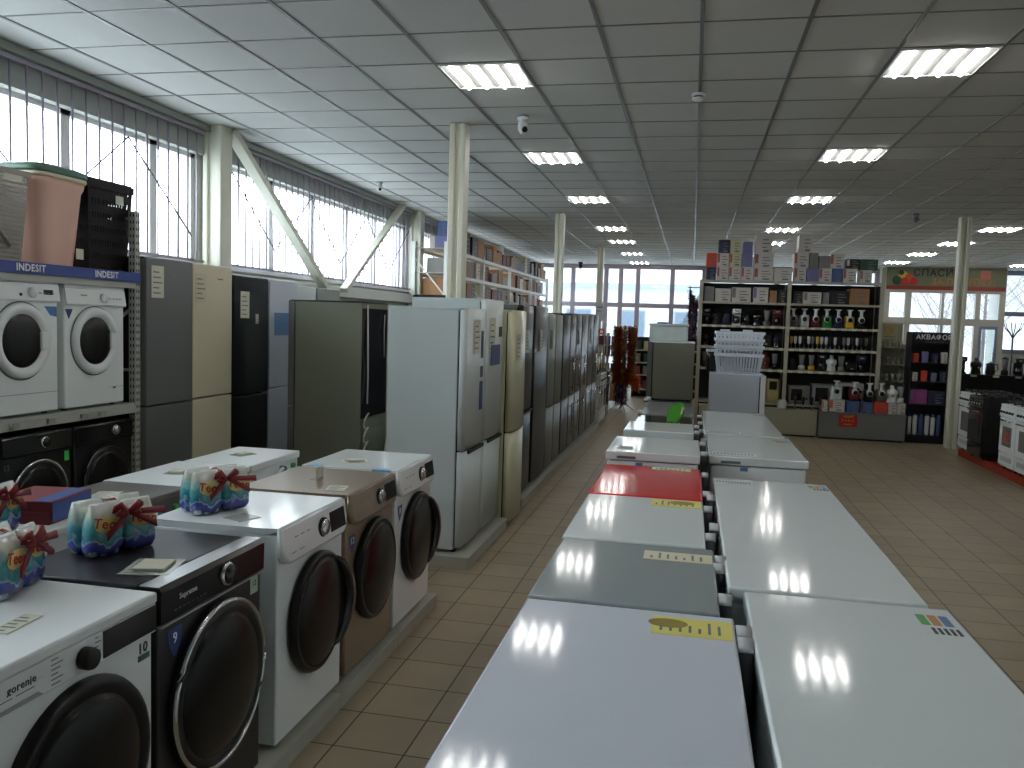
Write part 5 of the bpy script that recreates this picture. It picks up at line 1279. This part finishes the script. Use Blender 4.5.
MB().cyl((-.06, .0, 0), (-.06, .0, 2.44), .01, 8).cyl((-.1, 0, 2.42), (.12, 0, 2.42), .008, 8).build('rod_body', BLACKM, t); MB().lathe([(.1, 0), (.09, .015)], (-.06, 0, 0), (0, 0, 1), 16).build('base', BLACKM, t)
t = thing('red_goods_shelf', 'cream framed shelf with red goods at the end of the fridge aisle', 'shelving', (-2.05, 17.6, 0), 0)
for x in (0, .34, .68): MB().box(x-.015, x+.015, 0, .03, 0, 1.55).box(x-.015, x+.015, .32, .35, 0, 1.55).build('post', SHM, t)
for z in (.15, .72, 1.08, 1.30): MB().box(0, .68, 0, .35, z-.02, z).build('shelf_board', SHM, t)
rr = random.Random(5)
for z, lv in ((.15, 'lowest'), (.72, 'middle'), (1.08, 'upper'), (1.30, 'top')):
    for j in range(5):
        x = -1.97+.13*j; c_ = [('dark red', BXM), ('maroon', TR), ('brown', CARD), ('violet', BXV), ('white', BXW)][(j*2+int(z*7)) % 5]
        carton(x-.05, x+.05, 17.64, 17.85, z, z+(.34 if z < .5 else .19 if z > 1.2 else .2), c_[1] if c_[0] != 'maroon' else BXM, '%s pack, %s from the left on the %s level of the red goods shelf' % (c_[0], ordn[j], lv), group='packs on the red goods shelf', name='goods_pack', lines=False)
t = thing('far_goods_shelf', 'dark shelf with small goods under the far windows', 'shelving', (-1.35, 20.5, 0), 0)
for z in (.2, .55, .85, 1.15): MB().box(0, 1.8, 0, .4, z-.03, z).build('shelf_board', SHM, t)
MB().box(0, 1.8, .4, .42, 0, 1.45).box(-.02, 0, 0, .42, 0, 1.45).box(1.8, 1.82, 0, .42, 0, 1.45).build('panel', SK, t)
for z, lv in ((.2, 'lowest'), (.55, 'second'), (.85, 'third'), (1.15, 'top')):
    for j in range(8):
        x = -1.25+.21*j; c_ = [('green', BXGN), ('black', BXK), ('grey', BXG), ('pale', BXY), ('maroon', BXM)][(j*3+int(z*9)) % 5]
        carton(x-.07, x+.07, 20.54, 20.8, z, z+.2, c_[1], '%s pack, %s from the left on the %s shelf level under the far windows' % (c_[0], ordn[j], lv), group='packs under the far windows', name='goods_pack', lines=False)
t = thing('wall_sign', 'small red and white round sign on the far column', 'sign', (-1.93, 19.44, 1.56), 0)
MB().lathe([(.07, 0), (.07, -.01)], (-.1, 0, .0), (0, 1, 0), 20).build('disc', RED, t); MB().lathe([(.035, 0), (.035, -.004)], (-.1, -.011, 0), (0, 1, 0), 16).build('disc_centre', INKW, t)
t = thing('wall_notice_sign', 'white notice sheet on the far column', 'notice', (-2.0-.17, 19.452, 2.0), 0)
MB().box(0, .16, 0, .004, -.2, .2).build('sheet', mat('notice_paper', (190, 196, 204), .6), t); MB().box(.02, .14, -.002, 0, .1, .13).box(.02, .12, -.002, 0, .02, .04).build('lettering', INKG, t)

# ------------------------------------------------------------------ light
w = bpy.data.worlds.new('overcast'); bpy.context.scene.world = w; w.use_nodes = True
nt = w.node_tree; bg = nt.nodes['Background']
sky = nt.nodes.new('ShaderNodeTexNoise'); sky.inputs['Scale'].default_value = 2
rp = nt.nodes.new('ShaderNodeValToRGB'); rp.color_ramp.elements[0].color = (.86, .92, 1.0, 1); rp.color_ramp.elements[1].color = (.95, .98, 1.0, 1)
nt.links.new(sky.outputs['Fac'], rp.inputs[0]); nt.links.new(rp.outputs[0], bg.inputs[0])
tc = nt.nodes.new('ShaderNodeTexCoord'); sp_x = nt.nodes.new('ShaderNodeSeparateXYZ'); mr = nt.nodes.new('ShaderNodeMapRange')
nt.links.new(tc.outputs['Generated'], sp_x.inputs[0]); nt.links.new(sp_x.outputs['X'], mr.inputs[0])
# overcast sky, made brighter towards the side windows (-x), dimmer towards the far ones
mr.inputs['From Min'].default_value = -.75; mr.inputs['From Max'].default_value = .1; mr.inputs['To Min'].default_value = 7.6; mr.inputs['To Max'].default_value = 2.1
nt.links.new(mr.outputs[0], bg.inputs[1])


sc = bpy.context.scene
sc.view_settings.view_transform = 'Standard'; sc.view_settings.look = 'None'; sc.view_settings.gamma = 1; sc.view_settings.use_curve_mapping = False
sc.view_settings.exposure = .86
cy = sc.cycles
cy.use_denoising = True; cy.max_bounces = 7; cy.diffuse_bounces = 5; cy.glossy_bounces = 4; cy.transparent_max_bounces = 10; cy.transmission_bounces = 2
cy.sample_clamp_indirect = 8; cy.caustics_reflective = False; cy.caustics_refractive = False
